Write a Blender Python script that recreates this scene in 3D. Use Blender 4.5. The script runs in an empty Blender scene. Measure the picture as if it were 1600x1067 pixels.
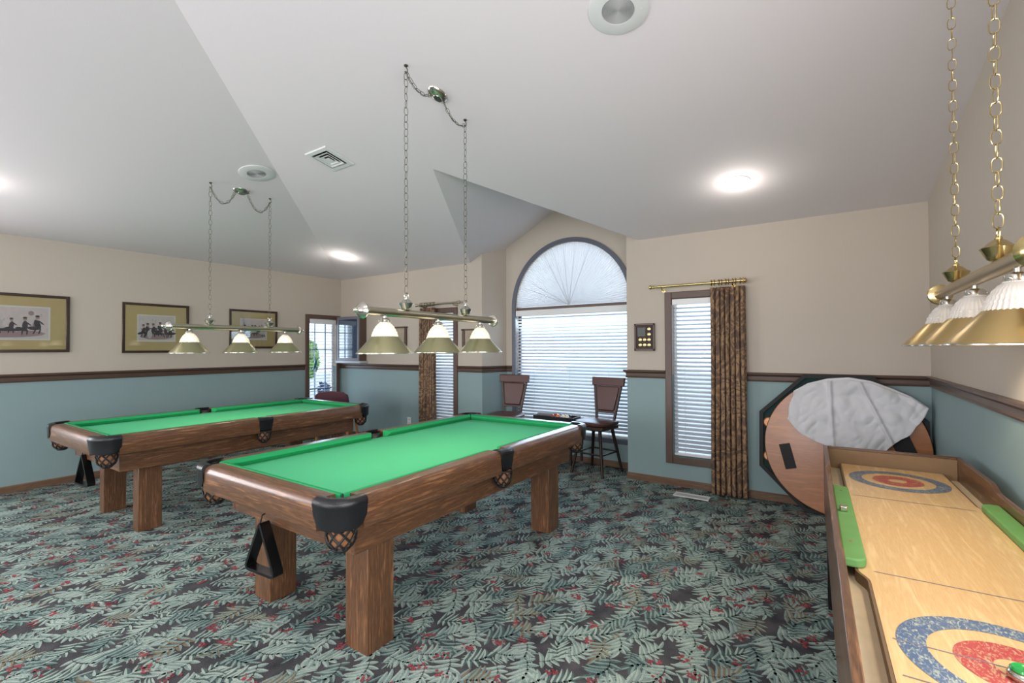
import bpy, math, random
import numpy as np
from mathutils import Vector, Matrix
random.seed(7)
S = bpy.context.scene
COL = S.collection
R = math.radians
PI = math.pi

# ---------------------------------------------------------------- camera
CAM_H = 1.4238
cam_d = bpy.data.cameras.new('camera')
cam = bpy.data.objects.new('camera', cam_d)
COL.objects.link(cam)
cam_d.sensor_fit = 'HORIZONTAL'
cam_d.sensor_width = 36.0
cam_d.lens = 730.06 / 1600 * 36.0
cam_d.clip_start = 0.05
cam_d.clip_end = 200
a_, r_, t_ = R(33.7712), R(0.2562), R(0.8446)
F_ = Vector((-math.sin(a_) * math.cos(t_), math.cos(a_) * math.cos(t_), math.sin(t_)))
R_ = Vector((math.cos(a_), math.sin(a_), 0))
U_ = R_.cross(F_)
R2 = R_ * math.cos(r_) - U_ * math.sin(r_)
U2 = U_ * math.cos(r_) + R_ * math.sin(r_)
M = Matrix((R2, U2, -F_)).transposed().to_4x4()
M.translation = (0, 0, CAM_H)
cam.matrix_world = M
S.camera = cam

# ---------------------------------------------------------------- view and world
S.view_settings.view_transform = 'Standard'
S.view_settings.look = 'None'
S.view_settings.gamma = 1
S.view_settings.use_curve_mapping = False
S.view_settings.exposure = 0.15
W = bpy.data.worlds.new('sky')
S.world = W
W.use_nodes = True
wn = W.node_tree
bg = wn.nodes['Background']
bg.inputs[0].default_value = (0.70, 0.85, 1.0, 1)
bg.inputs[1].default_value = 1.7

# room numbers
YB, XL, XR, E = 4.9618, -6.7939, 0.7047, 2.59
YR = -4.9618
SL = 0.186
ZR = E + SL * YB
RAIL = 1.1865

# ---------------------------------------------------------------- lights (added fill at unseen rear and side openings, recessed cans)
def area(name, loc, rot, sx, sy, power, color):
    d = bpy.data.lights.new(name, 'AREA')
    d.shape = 'RECTANGLE'
    d.size = sx
    d.size_y = sy
    d.energy = power
    d.color = color
    o = bpy.data.objects.new(name, d)
    COL.objects.link(o)
    o.location = loc
    o.rotation_euler = rot
    return o

REAR_FILL = [(-5.6, -4.0), (-3.2, -1.6), (-0.9, 0.4)]  # unseen openings with area lights, added to fill the room
for x0, x1 in REAR_FILL:
    area('rear_fill_light', ((x0 + x1) / 2, YR - 0.1, 1.5), (R(88), 0, 0), x1 - x0, 1.7, 82, (1.0, 0.965, 0.975))
SIDE_R = (-1.7, 1.5)  # side openings and their lights are added too, to brighten walls and ceiling
SIDE_L = (-2.4, 0.3)
area('side_fill_light', (XR + 0.12, -0.1, 1.5), (0, R(100), 0), 1.7, 3.2, 84, (1.0, 0.965, 0.985))
area('side_fill_light', (XL - 0.12, -1.05, 1.5), (0, R(-98), 0), 1.7, 2.7, 105, (1.0, 0.965, 0.985))
# daylight that comes in at the far windows
area('arched_window_daylight', (-2.707, 5.62, 1.35), (R(-62), 0, 0), 1.6, 1.1, 42, (0.55, 0.76, 1.0))
area('arch_top_daylight', (-2.707, 5.60, 2.42), (R(-90), 0, 0), 1.7, 0.9, 15, (0.93, 0.97, 1.0))
area('narrow_window_daylight', (-1.05, 5.4, 1.7), (R(-62), 0, 0), 0.6, 1.4, 16, (0.62, 0.8, 1.0))
area('narrow_window_daylight', (-4.54, 5.4, 1.7), (R(-62), 0, 0), 0.6, 1.4, 16, (0.62, 0.8, 1.0))
area('corner_window_daylight', (XL - 0.25, 4.61, 1.2), (0, R(-90), 0), 1.4, 0.5, 12, (0.62, 0.8, 1.0))

# ---------------------------------------------------------------- helpers
def setp(o, label=None, cat=None, group=None, kind=None):
    if label: o['label'] = label
    if cat: o['category'] = cat
    if group: o['group'] = group
    if kind: o['kind'] = kind
    return o

def thing(name, loc, label, cat, group=None, rz=0.0):
    o = bpy.data.objects.new(name, None)
    o.empty_display_size = 0.1
    COL.objects.link(o)
    o.location = loc
    o.rotation_euler = (0, 0, rz)
    return setp(o, label, cat, group)

class MB:
    def __init__(s):
        s.v = []; s.f = []; s.mi = []
        s.M = None; s.cur = 0
    def add(s, vs, fs):
        n = len(s.v)
        if s.M is not None:
            vs = [tuple(s.M @ Vector(p)) for p in vs]
        s.v += [tuple(p) for p in vs]
        s.f += [tuple(i + n for i in f) for f in fs]
        s.mi += [s.cur] * len(fs)
        return s
    def box(s, x0, x1, y0, y1, z0, z1):
        x0, x1 = min(x0, x1), max(x0, x1); y0, y1 = min(y0, y1), max(y0, y1); z0, z1 = min(z0, z1), max(z0, z1)
        return s.add([(x0, y0, z0), (x1, y0, z0), (x1, y1, z0), (x0, y1, z0), (x0, y0, z1), (x1, y0, z1), (x1, y1, z1), (x0, y1, z1)],
                     [(0, 3, 2, 1), (4, 5, 6, 7), (0, 1, 5, 4), (1, 2, 6, 5), (2, 3, 7, 6), (3, 0, 4, 7)])
    def hexa(s, b, t):
        """bottom quad, top quad (ccw from above)"""
        return s.add(list(b) + list(t), [(0, 3, 2, 1), (4, 5, 6, 7), (0, 1, 5, 4), (1, 2, 6, 5), (2, 3, 7, 6), (3, 0, 4, 7)])
    def prism(s, poly, a, b, axis='z'):
        """poly: 2D list; extruded from a to b along axis. x: (y,z) y: (x,z) z: (x,y)"""
        def P(p, h):
            return {'x': (h, p[0], p[1]), 'y': (p[0], h, p[1]), 'z': (p[0], p[1], h)}[axis]
        n = len(poly)
        vs = [P(p, a) for p in poly] + [P(p, b) for p in poly]
        fs = [tuple(range(n))[::-1], tuple(range(n, 2 * n))] + [(i, (i + 1) % n, n + (i + 1) % n, n + i) for i in range(n)]
        return s.add(vs, fs)
    def tube(s, pts, r, n=10, closed=False, cap=True, flat=None):
        pts = [Vector(p) for p in pts]
        m = len(pts)
        rs = r if isinstance(r, (list, tuple)) else [r] * m
        vs = []
        up = None
        for i, p in enumerate(pts):
            if closed:
                t = pts[(i + 1) % m] - pts[i - 1]
            else:
                t = pts[min(i + 1, m - 1)] - pts[max(i - 1, 0)]
            if t.length < 1e-9: t = Vector((0, 0, 1))
            t.normalize()
            if up is None:
                up = Vector((0, 0, 1)) if abs(t.z) < 0.9 else Vector((1, 0, 0))
            u = up - t * up.dot(t)
            if u.length < 1e-6:
                u = Vector((0.3, 1, 0.2)); u = u - t * u.dot(t)
            u.normalize(); up = u
            w = t.cross(u)
            for k in range(n):
                a = 2 * PI * k / n
                vs.append(p + (u * math.cos(a) + w * math.sin(a)) * rs[i])
        fs = []
        for i in range(m if closed else m - 1):
            j = (i + 1) % m
            for k in range(n):
                fs.append((i * n + k, i * n + (k + 1) % n, j * n + (k + 1) % n, j * n + k))
        if cap and not closed:
            fs.append(tuple(range(n))[::-1]); fs.append(tuple((m - 1) * n + k for k in range(n)))
        return s.add(vs, fs)
    def lathe(s, prof, c=(0, 0, 0), axis='z', n=24, cap=True):
        """prof: list of (r, h) along axis"""
        vs = []
        for r, h in prof:
            for k in range(n):
                a = 2 * PI * k / n
                x, y = r * math.cos(a), r * math.sin(a)
                p = {'z': (x, y, h), 'y': (x, h, y), 'x': (h, x, y)}[axis]
                vs.append((c[0] + p[0], c[1] + p[1], c[2] + p[2]))
        fs = []
        for i in range(len(prof) - 1):
            for k in range(n):
                fs.append((i * n + k, i * n + (k + 1) % n, (i + 1) * n + (k + 1) % n, (i + 1) * n + k))
        if cap:
            if prof[0][0] > 1e-5: fs.append(tuple(range(n))[::-1])
            if prof[-1][0] > 1e-5: fs.append(tuple((len(prof) - 1) * n + k for k in range(n)))
        return s.add(vs, fs)
    def grid(s, fn, nu, nv):
        vs = [fn(i / nu, j / nv) for j in range(nv + 1) for i in range(nu + 1)]
        fs = [(j * (nu + 1) + i, j * (nu + 1) + i + 1, (j + 1) * (nu + 1) + i + 1, (j + 1) * (nu + 1) + i) for j in range(nv) for i in range(nu)]
        return s.add(vs, fs)
    def sphere(s, c, r, n=12, sc=(1, 1, 1)):
        prof = [(math.sin(PI * i / n), -math.cos(PI * i / n)) for i in range(n + 1)]
        vs = []; m = 2 * n
        for rr, h in prof:
            for k in range(m):
                a = 2 * PI * k / m
                vs.append((c[0] + r * sc[0] * rr * math.cos(a), c[1] + r * sc[1] * rr * math.sin(a), c[2] + r * sc[2] * h))
        fs = [(i * m + k, i * m + (k + 1) % m, (i + 1) * m + (k + 1) % m, (i + 1) * m + k) for i in range(n) for k in range(m)]
        return s.add(vs, fs)
    def sweep(s, prof, path, closed=False):
        """prof: (out, z) pairs swept along xy path with mitres; out is to the left of travel"""
        n = len(path); vs = []
        for i, p in enumerate(path):
            p = Vector((p[0], p[1]))
            d0 = None; d1 = None
            if i > 0 or closed: d0 = (p - Vector(path[i - 1][:2])).normalized()
            if i < n - 1 or closed: d1 = (Vector(path[(i + 1) % n][:2]) - p).normalized()
            if d0 is None: d0 = d1
            if d1 is None: d1 = d0
            n0 = Vector((-d0.y, d0.x)); n1 = Vector((-d1.y, d1.x))
            b = (n0 + n1)
            b = b.normalized() if b.length > 1e-6 else n0
            k = 1 / max(0.25, b.dot(n0))
            for o_, z in prof:
                q = p + b * (o_ * k)
                vs.append((q.x, q.y, z))
        m = len(prof)
        fs = []
        for i in range(n if closed else n - 1):
            j = (i + 1) % n
            for k in range(m):
                fs.append((i * m + k, i * m + (k + 1) % m, j * m + (k + 1) % m, j * m + k))
        if not closed:
            fs.append(tuple(range(m))[::-1]); fs.append(tuple((n - 1) * m + k for k in range(m)))
        return s.add(vs, fs)
    def build(s, name, mats, parent=None, bevel=0, smooth=True, seg=2, solid=0, angle=38, fix=True):
        me = bpy.data.meshes.new(name)
        me.from_pydata(s.v, [], s.f)
        if not isinstance(mats, (list, tuple)): mats = [mats]
        for m in mats: me.materials.append(m)
        if len(mats) > 1:
            me.polygons.foreach_set('material_index', s.mi)
        if fix and len(s.f) < 60000:
            import bmesh
            bm = bmesh.new(); bm.from_mesh(me)
            bmesh.ops.recalc_face_normals(bm, faces=bm.faces)
            bm.to_mesh(me); bm.free()
        if smooth:
            me.polygons.foreach_set('use_smooth', [True] * len(me.polygons))
            me.set_sharp_from_angle(angle=R(angle))
        me.update()
        o = bpy.data.objects.new(name, me)
        COL.objects.link(o)
        if parent is not None: o.parent = parent
        if solid:
            md = o.modifiers.new('solidify', 'SOLIDIFY'); md.thickness = solid; md.offset = 0
        if bevel:
            md = o.modifiers.new('bevel', 'BEVEL'); md.width = bevel; md.segments = seg; md.limit_method = 'ANGLE'; md.angle_limit = R(40)
        return o

def copy_tree(o, parent=None):
    c = o.copy()
    COL.objects.link(c)
    c.parent = parent
    for ch in list(o.children):
        copy_tree(ch, c)
    return c

# ---------------------------------------------------------------- materials
def new_mat(name):
    m = bpy.data.materials.new(name)
    m.use_nodes = True
    nt = m.node_tree
    return m, nt, nt.nodes['Principled BSDF']

def rgb(r, g, b):
    """8 bit sRGB to linear"""
    f = lambda c: (c / 255 / 12.92) if c / 255 <= 0.04045 else ((c / 255 + 0.055) / 1.055) ** 2.4
    return (f(r), f(g), f(b), 1)

def mat(name, col, rough=0.5, metal=0.0, bump=0.0, bscale=200, vary=0.0, vscale=3, coat=0, emit=None, estr=0, spec=None, sheen=0):
    m, nt, b = new_mat(name)
    b.inputs['Base Color'].default_value = col
    b.inputs['Roughness'].default_value = rough
    b.inputs['Metallic'].default_value = metal
    if spec is not None: b.inputs['Specular IOR Level'].default_value = spec
    if coat:
        b.inputs['Coat Weight'].default_value = coat
        b.inputs['Coat Roughness'].default_value = 0.12
    if sheen: b.inputs['Sheen Weight'].default_value = sheen
    if emit:
        b.inputs['Emission Color'].default_value = emit
        b.inputs['Emission Strength'].default_value = estr
    if bump or vary:
        tc = nt.nodes.new('ShaderNodeTexCoord')
    if bump:
        n = nt.nodes.new('ShaderNodeTexNoise'); n.inputs['Scale'].default_value = bscale; n.inputs['Detail'].default_value = 3
        bp = nt.nodes.new('ShaderNodeBump'); bp.inputs['Strength'].default_value = bump; bp.inputs['Distance'].default_value = 0.002
        nt.links.new(tc.outputs['Object'], n.inputs['Vector']); nt.links.new(n.outputs[0], bp.inputs['Height']); nt.links.new(bp.outputs[0], b.inputs['Normal'])
    if vary:
        n = nt.nodes.new('ShaderNodeTexNoise'); n.inputs['Scale'].default_value = vscale; n.inputs['Detail'].default_value = 4
        mx = nt.nodes.new('ShaderNodeMix'); mx.data_type = 'RGBA'
        mx.inputs['A'].default_value = tuple(c * (1 - vary) for c in col[:3]) + (1,)
        mx.inputs['B'].default_value = tuple(min(1, c * (1 + vary)) for c in col[:3]) + (1,)
        nt.links.new(tc.outputs['Object'], n.inputs['Vector']); nt.links.new(n.outputs[0], mx.inputs['Factor']); nt.links.new(mx.outputs['Result'], b.inputs['Base Color'])
    return m

def wood(name, dark, mid, light, axis='y', scale=1.0, rough=0.35, coat=0.25, stretch=16, bands=3.2):
    m, nt, b = new_mat(name)
    tc = nt.nodes.new('ShaderNodeTexCoord')
    mp = nt.nodes.new('ShaderNodeMapping')
    s = [stretch * scale] * 3
    s['xyz'.index(axis)] = 1.0 * scale
    mp.inputs['Scale'].default_value = s
    nt.links.new(tc.outputs['Object'], mp.inputs['Vector'])
    n1 = nt.nodes.new('ShaderNodeTexNoise'); n1.inputs['Scale'].default_value = bands; n1.inputs['Detail'].default_value = 5; n1.inputs['Distortion'].default_value = 1.3
    n2 = nt.nodes.new('ShaderNodeTexNoise'); n2.inputs['Scale'].default_value = bands * 9; n2.inputs['Detail'].default_value = 3
    nt.links.new(mp.outputs[0], n1.inputs['Vector']); nt.links.new(mp.outputs[0], n2.inputs['Vector'])
    w = nt.nodes.new('ShaderNodeMath'); w.operation = 'MULTIPLY'; w.inputs[1].default_value = 9.0
    sn = nt.nodes.new('ShaderNodeMath'); sn.operation = 'SINE'
    ad = nt.nodes.new('ShaderNodeMath'); ad.operation = 'MULTIPLY_ADD'; ad.inputs[1].default_value = 0.24; ad.inputs[2].default_value = 0.30
    nt.links.new(n1.outputs[0], w.inputs[0]); nt.links.new(w.outputs[0], sn.inputs[0]); nt.links.new(sn.outputs[0], ad.inputs[0])
    a2 = nt.nodes.new('ShaderNodeMath'); a2.operation = 'MULTIPLY_ADD'; a2.inputs[1].default_value = 0.42
    nt.links.new(n2.outputs[0], a2.inputs[0]); nt.links.new(ad.outputs[0], a2.inputs[2])
    cr = nt.nodes.new('ShaderNodeValToRGB')
    cr.color_ramp.elements[0].position = 0.15; cr.color_ramp.elements[0].color = dark
    cr.color_ramp.elements[1].position = 0.85; cr.color_ramp.elements[1].color = light
    e = cr.color_ramp.elements.new(0.5); e.color = mid
    nt.links.new(a2.outputs[0], cr.inputs[0]); nt.links.new(cr.outputs[0], b.inputs['Base Color'])
    b.inputs['Roughness'].default_value = rough
    b.inputs['Coat Weight'].default_value = coat
    b.inputs['Coat Roughness'].default_value = 0.15
    return m

WALN = dict(dark=rgb(64, 41, 27), mid=rgb(126, 87, 58), light=rgb(168, 123, 86))
wood_y = wood('walnut_along_y', axis='y', **WALN)
wood_x = wood('walnut_along_x', axis='x', **WALN)
wood_z = wood('walnut_along_z', axis='z', **WALN)
trim_wood = mat('dark_brown_trim', rgb(92, 72, 62), 0.4, vary=0.15, vscale=8)
rail_wood = mat('chair_rail_brown', rgb(84, 64, 54), 0.35, vary=0.15, vscale=8)
base_wood = wood('baseboard_oak', rgb(92, 68, 50), rgb(118, 90, 68), rgb(136, 106, 80), 'x', rough=0.5, coat=0)
base_wood_y = wood('baseboard_oak_long', rgb(92, 68, 50), rgb(118, 90, 68), rgb(136, 106, 80), 'y', rough=0.5, coat=0)
beige = mat('beige_wall_paint', rgb(189, 178, 165), 0.75, bump=0.25, bscale=160)
teal = mat('teal_wall_paint', rgb(134, 156, 157), 0.7, bump=0.25, bscale=160)
ceil_m = mat('white_ceiling_paint', rgb(225, 218, 220), 0.85, bump=0.2, bscale=120)
white_p = mat('white_plastic', rgb(225, 225, 225), 0.4)
white_metal = mat('white_enamel', rgb(215, 216, 214), 0.4)
grille_m = mat('speaker_grille_grey', rgb(168, 169, 168), 0.8, spec=.2)
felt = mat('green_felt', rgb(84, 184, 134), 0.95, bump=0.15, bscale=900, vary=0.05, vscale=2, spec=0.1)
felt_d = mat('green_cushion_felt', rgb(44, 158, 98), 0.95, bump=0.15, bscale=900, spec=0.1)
leather = mat('black_leather', rgb(22, 23, 26), 0.32, bump=0.5, bscale=260)
black_p = mat('black_plastic', rgb(14, 14, 15), 0.3)
net_m = mat('black_net_cord', rgb(20, 19, 18), 0.6)
tan_m = mat('tan_leather', rgb(140, 96, 62), 0.55, vary=0.25, vscale=20)
nickel = mat('brushed_nickel', rgb(186, 180, 160), 0.28, 1.0)
chrome = mat('polished_nickel', rgb(205, 202, 192), 0.2, 1.0)
chain_m = mat('aged_nickel_chain', rgb(112, 108, 95), 0.4, 1.0)
brass = mat('polished_brass', rgb(206, 186, 132), 0.2, 1.0)
bar_brass = mat('satin_brass_bar', rgb(178, 160, 128), 0.35, 1.0)
shade_m = mat('satin_olive_brass', rgb(184, 180, 142), 0.33, 1.0)
shade_in = mat('white_shade_lining', rgb(235, 228, 205), 0.6)
dark_m = mat('bronze_metal', rgb(58, 50, 46), 0.4, 0.7)
stool_leather = mat('brown_stool_leather', rgb(84, 52, 46), 0.38)
stool_frame_m = mat('dark_brown_stool_frame', rgb(66, 52, 46), 0.4, 0.3)
maroon = mat('maroon_vinyl', rgb(86, 48, 58), 0.45)
orange_wood = mat('orange_oak', rgb(196, 128, 66), 0.45, vary=0.2, vscale=10)
blind_m = mat('white_blind_slat', rgb(186, 192, 200), 0.45)
gold_mat = mat('gold_picture_mat', rgb(210, 190, 136), 0.7, vary=0.06, vscale=5)
frame_m = wood('dark_picture_frame', rgb(34, 18, 14), rgb(58, 34, 26), rgb(78, 48, 36), 'y', rough=0.3)
paper_w = mat('white_print_border', rgb(236, 234, 230), 0.7)
wall_white_edge = mat('pale_frame_edge', rgb(170, 160, 138), 0.5)
poker_wood = wood('poker_table_veneer', rgb(150, 94, 54), rgb(176, 114, 68), rgb(190, 130, 82), 'x', rough=0.35, coat=0.2, stretch=6, bands=2)
poker_black = mat('poker_black_rim', rgb(10, 11, 13), 0.65)
poker_green = mat('dark_green_felt', rgb(24, 52, 50), 0.9)
cloth_m = mat('white_cotton_cloth', rgb(206, 206, 208), 0.85, bump=0.3, bscale=500)
board_m = wood('maple_playing_surface', rgb(206, 166, 112), rgb(224, 188, 136), rgb(234, 200, 150), 'y', rough=0.25, coat=0.3, stretch=14, bands=2.2)
gutter_m = mat('beige_gutter_carpet', rgb(196, 178, 148), 0.95, bump=0.4, bscale=500, vary=0.12, vscale=20)
brown_felt = mat('brown_end_lining', rgb(134, 108, 80), 0.9, bump=0.4, bscale=400, vary=0.12, vscale=14)
green_block = mat('green_painted_block', rgb(96, 146, 80), 0.6, bump=0.3, bscale=90, vary=0.15, vscale=12)
pane_teal = mat('dark_teal_glass', rgb(30, 90, 110), 0.3)
leaf_g = mat('shrub_green', rgb(120, 175, 70), 0.8, vary=0.3, vscale=14)
leaf_b = mat('bluish_leaf', rgb(30, 60, 96), 0.6)
bark_m = mat('dark_stem', rgb(60, 66, 82), 0.7)
out_ground = mat('pale_concrete', rgb(206, 208, 210), 0.9)
pleat_m, _nt, _b = new_mat('pleated_paper_shade')
_b.inputs['Base Color'].default_value = rgb(232, 233, 234); _b.inputs['Roughness'].default_value = 0.8
_tr = _nt.nodes.new('ShaderNodeBsdfTranslucent'); _tr.inputs[0].default_value = rgb(235, 238, 242)
_mx = _nt.nodes.new('ShaderNodeMixShader'); _mx.inputs[0].default_value = 0.6
_nt.links.new(_b.outputs[0], _mx.inputs[1]); _nt.links.new(_tr.outputs[0], _mx.inputs[2]); _nt.links.new(_mx.outputs[0], _nt.nodes['Material Output'].inputs[0])

def glass_mat(name, tint=(1, 1, 1, 1), refl=0.08, ior=1.45):
    m, nt, b = new_mat(name)
    nt.nodes.remove(b)
    t = nt.nodes.new('ShaderNodeBsdfTransparent'); t.inputs[0].default_value = tint
    g = nt.nodes.new('ShaderNodeBsdfGlossy'); g.inputs['Roughness'].default_value = 0.02
    fr = nt.nodes.new('ShaderNodeFresnel'); fr.inputs[0].default_value = ior
    x = nt.nodes.new('ShaderNodeMixShader')
    nt.links.new(fr.outputs[0], x.inputs[0]); nt.links.new(t.outputs[0], x.inputs[1]); nt.links.new(g.outputs[0], x.inputs[2])
    nt.links.new(x.outputs[0], nt.nodes['Material Output'].inputs[0])
    return m
glass = glass_mat('window_glass')
pic_glass = glass_mat('picture_glass', ior=1.5)

def glass_dome(name, estr):
    m, nt, b = new_mat(name)
    b.inputs['Base Color'].default_value = rgb(205, 200, 186)
    b.inputs['Roughness'].default_value = 0.15
    b.inputs['Transmission Weight'].default_value = 0.12
    b.inputs['Emission Color'].default_value = (1.0, 0.9, 0.68, 1)
    b.inputs['Emission Strength'].default_value = estr
    return m
dome_on = glass_dome('lit_ribbed_glass', 0.38)
dome_dim = glass_dome('ribbed_glass', 0.0)
dome_dim.node_tree.nodes['Principled BSDF'].inputs['Transmission Weight'].default_value = 0.02
dome_dim.node_tree.nodes['Principled BSDF'].inputs['Base Color'].default_value = rgb(196, 190, 182)
bulb_m = mat('lit_bulb', (1, 1, 1, 1), 0.5, emit=(1.0, 0.88, 0.66, 1), estr=8)
lens_m = mat('lit_downlight_lens', (1, 1, 1, 1), 0.5, emit=(1.0, 0.97, 0.92, 1), estr=6)

# ---------------------------------------------------------------- room shell
def plane3(P, Q, T):
    P, Q, T = Vector(P), Vector(Q), Vector(T)
    n = (Q - P).cross(T - P)
    return lambda x, y: P.z - (n.x * (x - P.x) + n.y * (y - P.y)) / n.z

YW = 5.35                       # window wall of the alcove
AL, AR = -3.80, -1.80           # alcove mouth
WL, WR = -3.67, -1.80           # alcove back corners
VL = (-4.0, YB, E); VR = (-1.66, YB, E)
AP = (-2.775, 2.94, E + SL * (YB - 2.94))
dl = plane3(VL, AP, (-2.92, YW, 3.20))
RX = -2.735
RG = (RX, YW, dl(RX, YW))
dr = plane3(VR, AP, RG)

m = MB()
zc = E + SL * YB
HX = XL + YB
T = 0.0
# back slope (with the dormer cut), left slope, rear slopes
m.add([(XL, YB, E), VL, AP, VR, (XR, YB, E), (XR, 0, ZR), (HX, 0, ZR)], [(0, 1, 2, 6), (2, 3, 4, 5), (2, 5, 6)])
m.add([(XL, YB, E), (HX, 0, ZR), (XL, YR, E)], [(0, 1, 2)])
m.add([(XL, YR, E), (XR, YR, E), (XR, 0, ZR), (HX, 0, ZR)], [(0, 1, 2, 3)])
# dormer over the alcove
m.add([AP, VL, (AL, YB, dl(AL, YB)), (WL, YW, dl(WL, YW)), RG], [(0, 1, 2, 3, 4)])
m.add([AP, VR, (AR, YB, dr(AR, YB)), (WR, YW, dr(WR, YW)), RG], [(0, 4, 3, 2, 1)])
nv_, nf_ = len(m.v), len(m.f)
m.v += [(x, y, z + 0.08) for x, y, z in m.v]
m.f += [tuple(i + nv_ for i in f) for f in m.f[:nf_]]; m.mi += m.mi[:nf_]
cl = m.build('ceiling', ceil_m, smooth=False, fix=False)
setp(cl, 'white vaulted ceiling with a dormer over the arched window', kind='structure')

SPLIT = 1.145
def wall_pieces(m, u0, u1, z1, holes, put):
    """columns between holes; put(u0,u1,z0,z1,mat)"""
    def span(a, b, z0, z1_):
        if z0 < SPLIT < z1_:
            put(a, b, z0, SPLIT, 0); put(a, b, SPLIT, z1_, 1)
        else:
            put(a, b, z0, z1_, 0 if z1_ <= SPLIT else 1)
    x = u0
    for h0, h1, hz0, hz1 in sorted(holes):
        if h0 > x: span(x, h0, 0, z1)
        span(h0, h1, 0, hz0); span(h0, h1, hz1, z1)
        x = h1
    if x < u1: span(x, u1, 0, z1)

TH = 0.14
NW_R = (-1.315, -0.79, 0.30, 1.93)      # narrow window opening, right
NW_L = (-4.80, -4.29, 0.30, 1.93)
# back wall, left piece and right piece
m = MB()
def put(a, b, z0, z1, k, m=m):
    m.cur = k; m.box(a, b, YB, YB + TH, z0, z1)
wall_pieces(m, XL - TH, AL, E, [NW_L], put)
m.cur = 1; m.prism([(VL[0], E), (AL, E), (AL, dl(AL, YB))], YB, YB + TH, 'y')
# angled return on the left of the alcove
m.cur = 0; m.prism([(AL, YB + TH * .0), (WL, YW), (WL - .12, YW + .05), (AL - .1, YB + TH)], 0, SPLIT)
m.cur = 1
m.hexa([(AL, YB, SPLIT), (WL, YW, SPLIT), (WL - .12, YW + .05, SPLIT), (AL - .1, YB + TH, SPLIT)],
       [(AL, YB, dl(AL, YB)), (WL, YW, dl(WL, YW)), (WL - .12, YW + .05, dl(WL, YW)), (AL - .1, YB + TH, dl(AL, YB))])
setp(m.build('wall_back_left', [teal, beige], smooth=False), kind='structure')
m = MB()
def put(a, b, z0, z1, k, m=m):
    m.cur = k; m.box(a, b, YB, YB + TH, z0, z1)
wall_pieces(m, AR, XR + TH, E, [NW_R], put)
m.cur = 1; m.prism([(AR, E), (VR[0], E), (AR, dr(AR, YB))], YB, YB + TH, 'y')
m.cur = 0; m.box(AR, AR + .1, YB + TH, YW + .05, 0, SPLIT)
m.cur = 1; m.hexa([(AR, YB + TH, SPLIT), (AR + .1, YB + TH, SPLIT), (AR + .1, YW, SPLIT), (AR, YW, SPLIT)],
                  [(AR, YB + TH, dr(AR, YB + TH)), (AR + .1, YB + TH, dr(AR, YB + TH) - .02), (AR + .1, YW, dr(AR, YW) - .02), (AR, YW, dr(AR, YW))])
setp(m.build('wall_back_right', [teal, beige], smooth=False), kind='structure')
# alcove window wall with the arched opening
AWX, AWR, AWZ, AWB = -2.707, 0.858, 1.975, 0.28
CAS = 0.055
ri = AWR - CAS
m = MB()
xs = [WL, AWX - ri]
N = 40
xs += [AWX - ri * math.cos(PI * i / N) for i in range(1, N)]
xs += [AWX + ri, WR]
def topz(x): return dl(x, YW) if x < RX else dr(x, YW)
for x0, x1 in zip(xs[:-1], xs[1:]):
    inside = x0 >= AWX - ri - 1e-6 and x1 <= AWX + ri + 1e-6
    def q(za0, za1, zb0, zb1, k):
        m.cur = k
        m.hexa([(x0, YW, za0), (x1, YW, za1), (x1, YW + .12, za1), (x0, YW + .12, za0)], [(x0, YW, zb0), (x1, YW, zb1), (x1, YW + .12, zb1), (x0, YW + .12, zb0)])
    if inside:
        q(0, 0, AWB + CAS, AWB + CAS, 0)
        h = lambda x: AWZ + math.sqrt(max(0, ri * ri - (x - AWX) ** 2))
        q(h(x0), h(x1), topz(x0), topz(x1), 1)
    else:
        q(0, 0, SPLIT, SPLIT, 0); q(SPLIT, SPLIT, topz(x0), topz(x1), 1)
setp(m.build('wall_alcove', [teal, beige], smooth=False), kind='structure')
# left wall with the corner window
CW = (4.365, 4.86, 0.45, 1.915)
m = MB()
def put(a, b, z0, z1, k, m=m):
    m.cur = k; m.box(XL - TH, XL, a, b, z0, z1)
wall_pieces(m, YR - TH, YB + TH, E, [CW, (SIDE_L[0], SIDE_L[1], 0.65, 2.35)], put)  # second opening is added for the side fill light
setp(m.build('wall_left', [teal, beige], smooth=False), kind='structure')
# right gable wall
m = MB()
def put(a, b, z0, z1, k, m=m):
    m.cur = k; m.box(XR, XR + TH, a, b, z0, z1)
wall_pieces(m, YR - TH, YB + TH, E, [(SIDE_R[0], SIDE_R[1], 0.65, 2.35)], put)  # opening added for the side fill light
m.cur = 1; m.prism([(YB, E), (0, ZR), (YR, E)], XR, XR + TH, 'x')
setp(m.build('wall_right', [teal, beige], smooth=False), kind='structure')
# rear wall (behind the camera) with three openings added for the fill lights
m = MB()
def put(a, b, z0, z1, k, m=m):
    m.cur = k; m.box(a, b, YR - TH, YR, z0, z1)
wall_pieces(m, XL - TH, XR + TH, E, [(a, b, 0.65, 2.35) for a, b in REAR_FILL], put)
setp(m.build('wall_rear', [teal, beige], smooth=False), kind='structure')

# chair rail and baseboards
def rail_prof(s=1):
    return [(0, 1.102), (0.012, 1.102), (0.016, 1.112), (0.010, 1.120), (0.012, 1.150), (0.022, 1.160), (0.034, 1.168), (0.036, 1.182), (0.030, RAIL), (0, RAIL)]
def base_prof():
    return [(0, 0), (0.013, 0), (0.013, 0.062), (0.006, 0.072), (0, 0.072)]
def run(name, prof, path, m_, kind='structure'):
    m = MB(); m.sweep(prof, path)
    o = m.build(name, m_, smooth=False)
    return setp(o, kind=kind)
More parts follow.
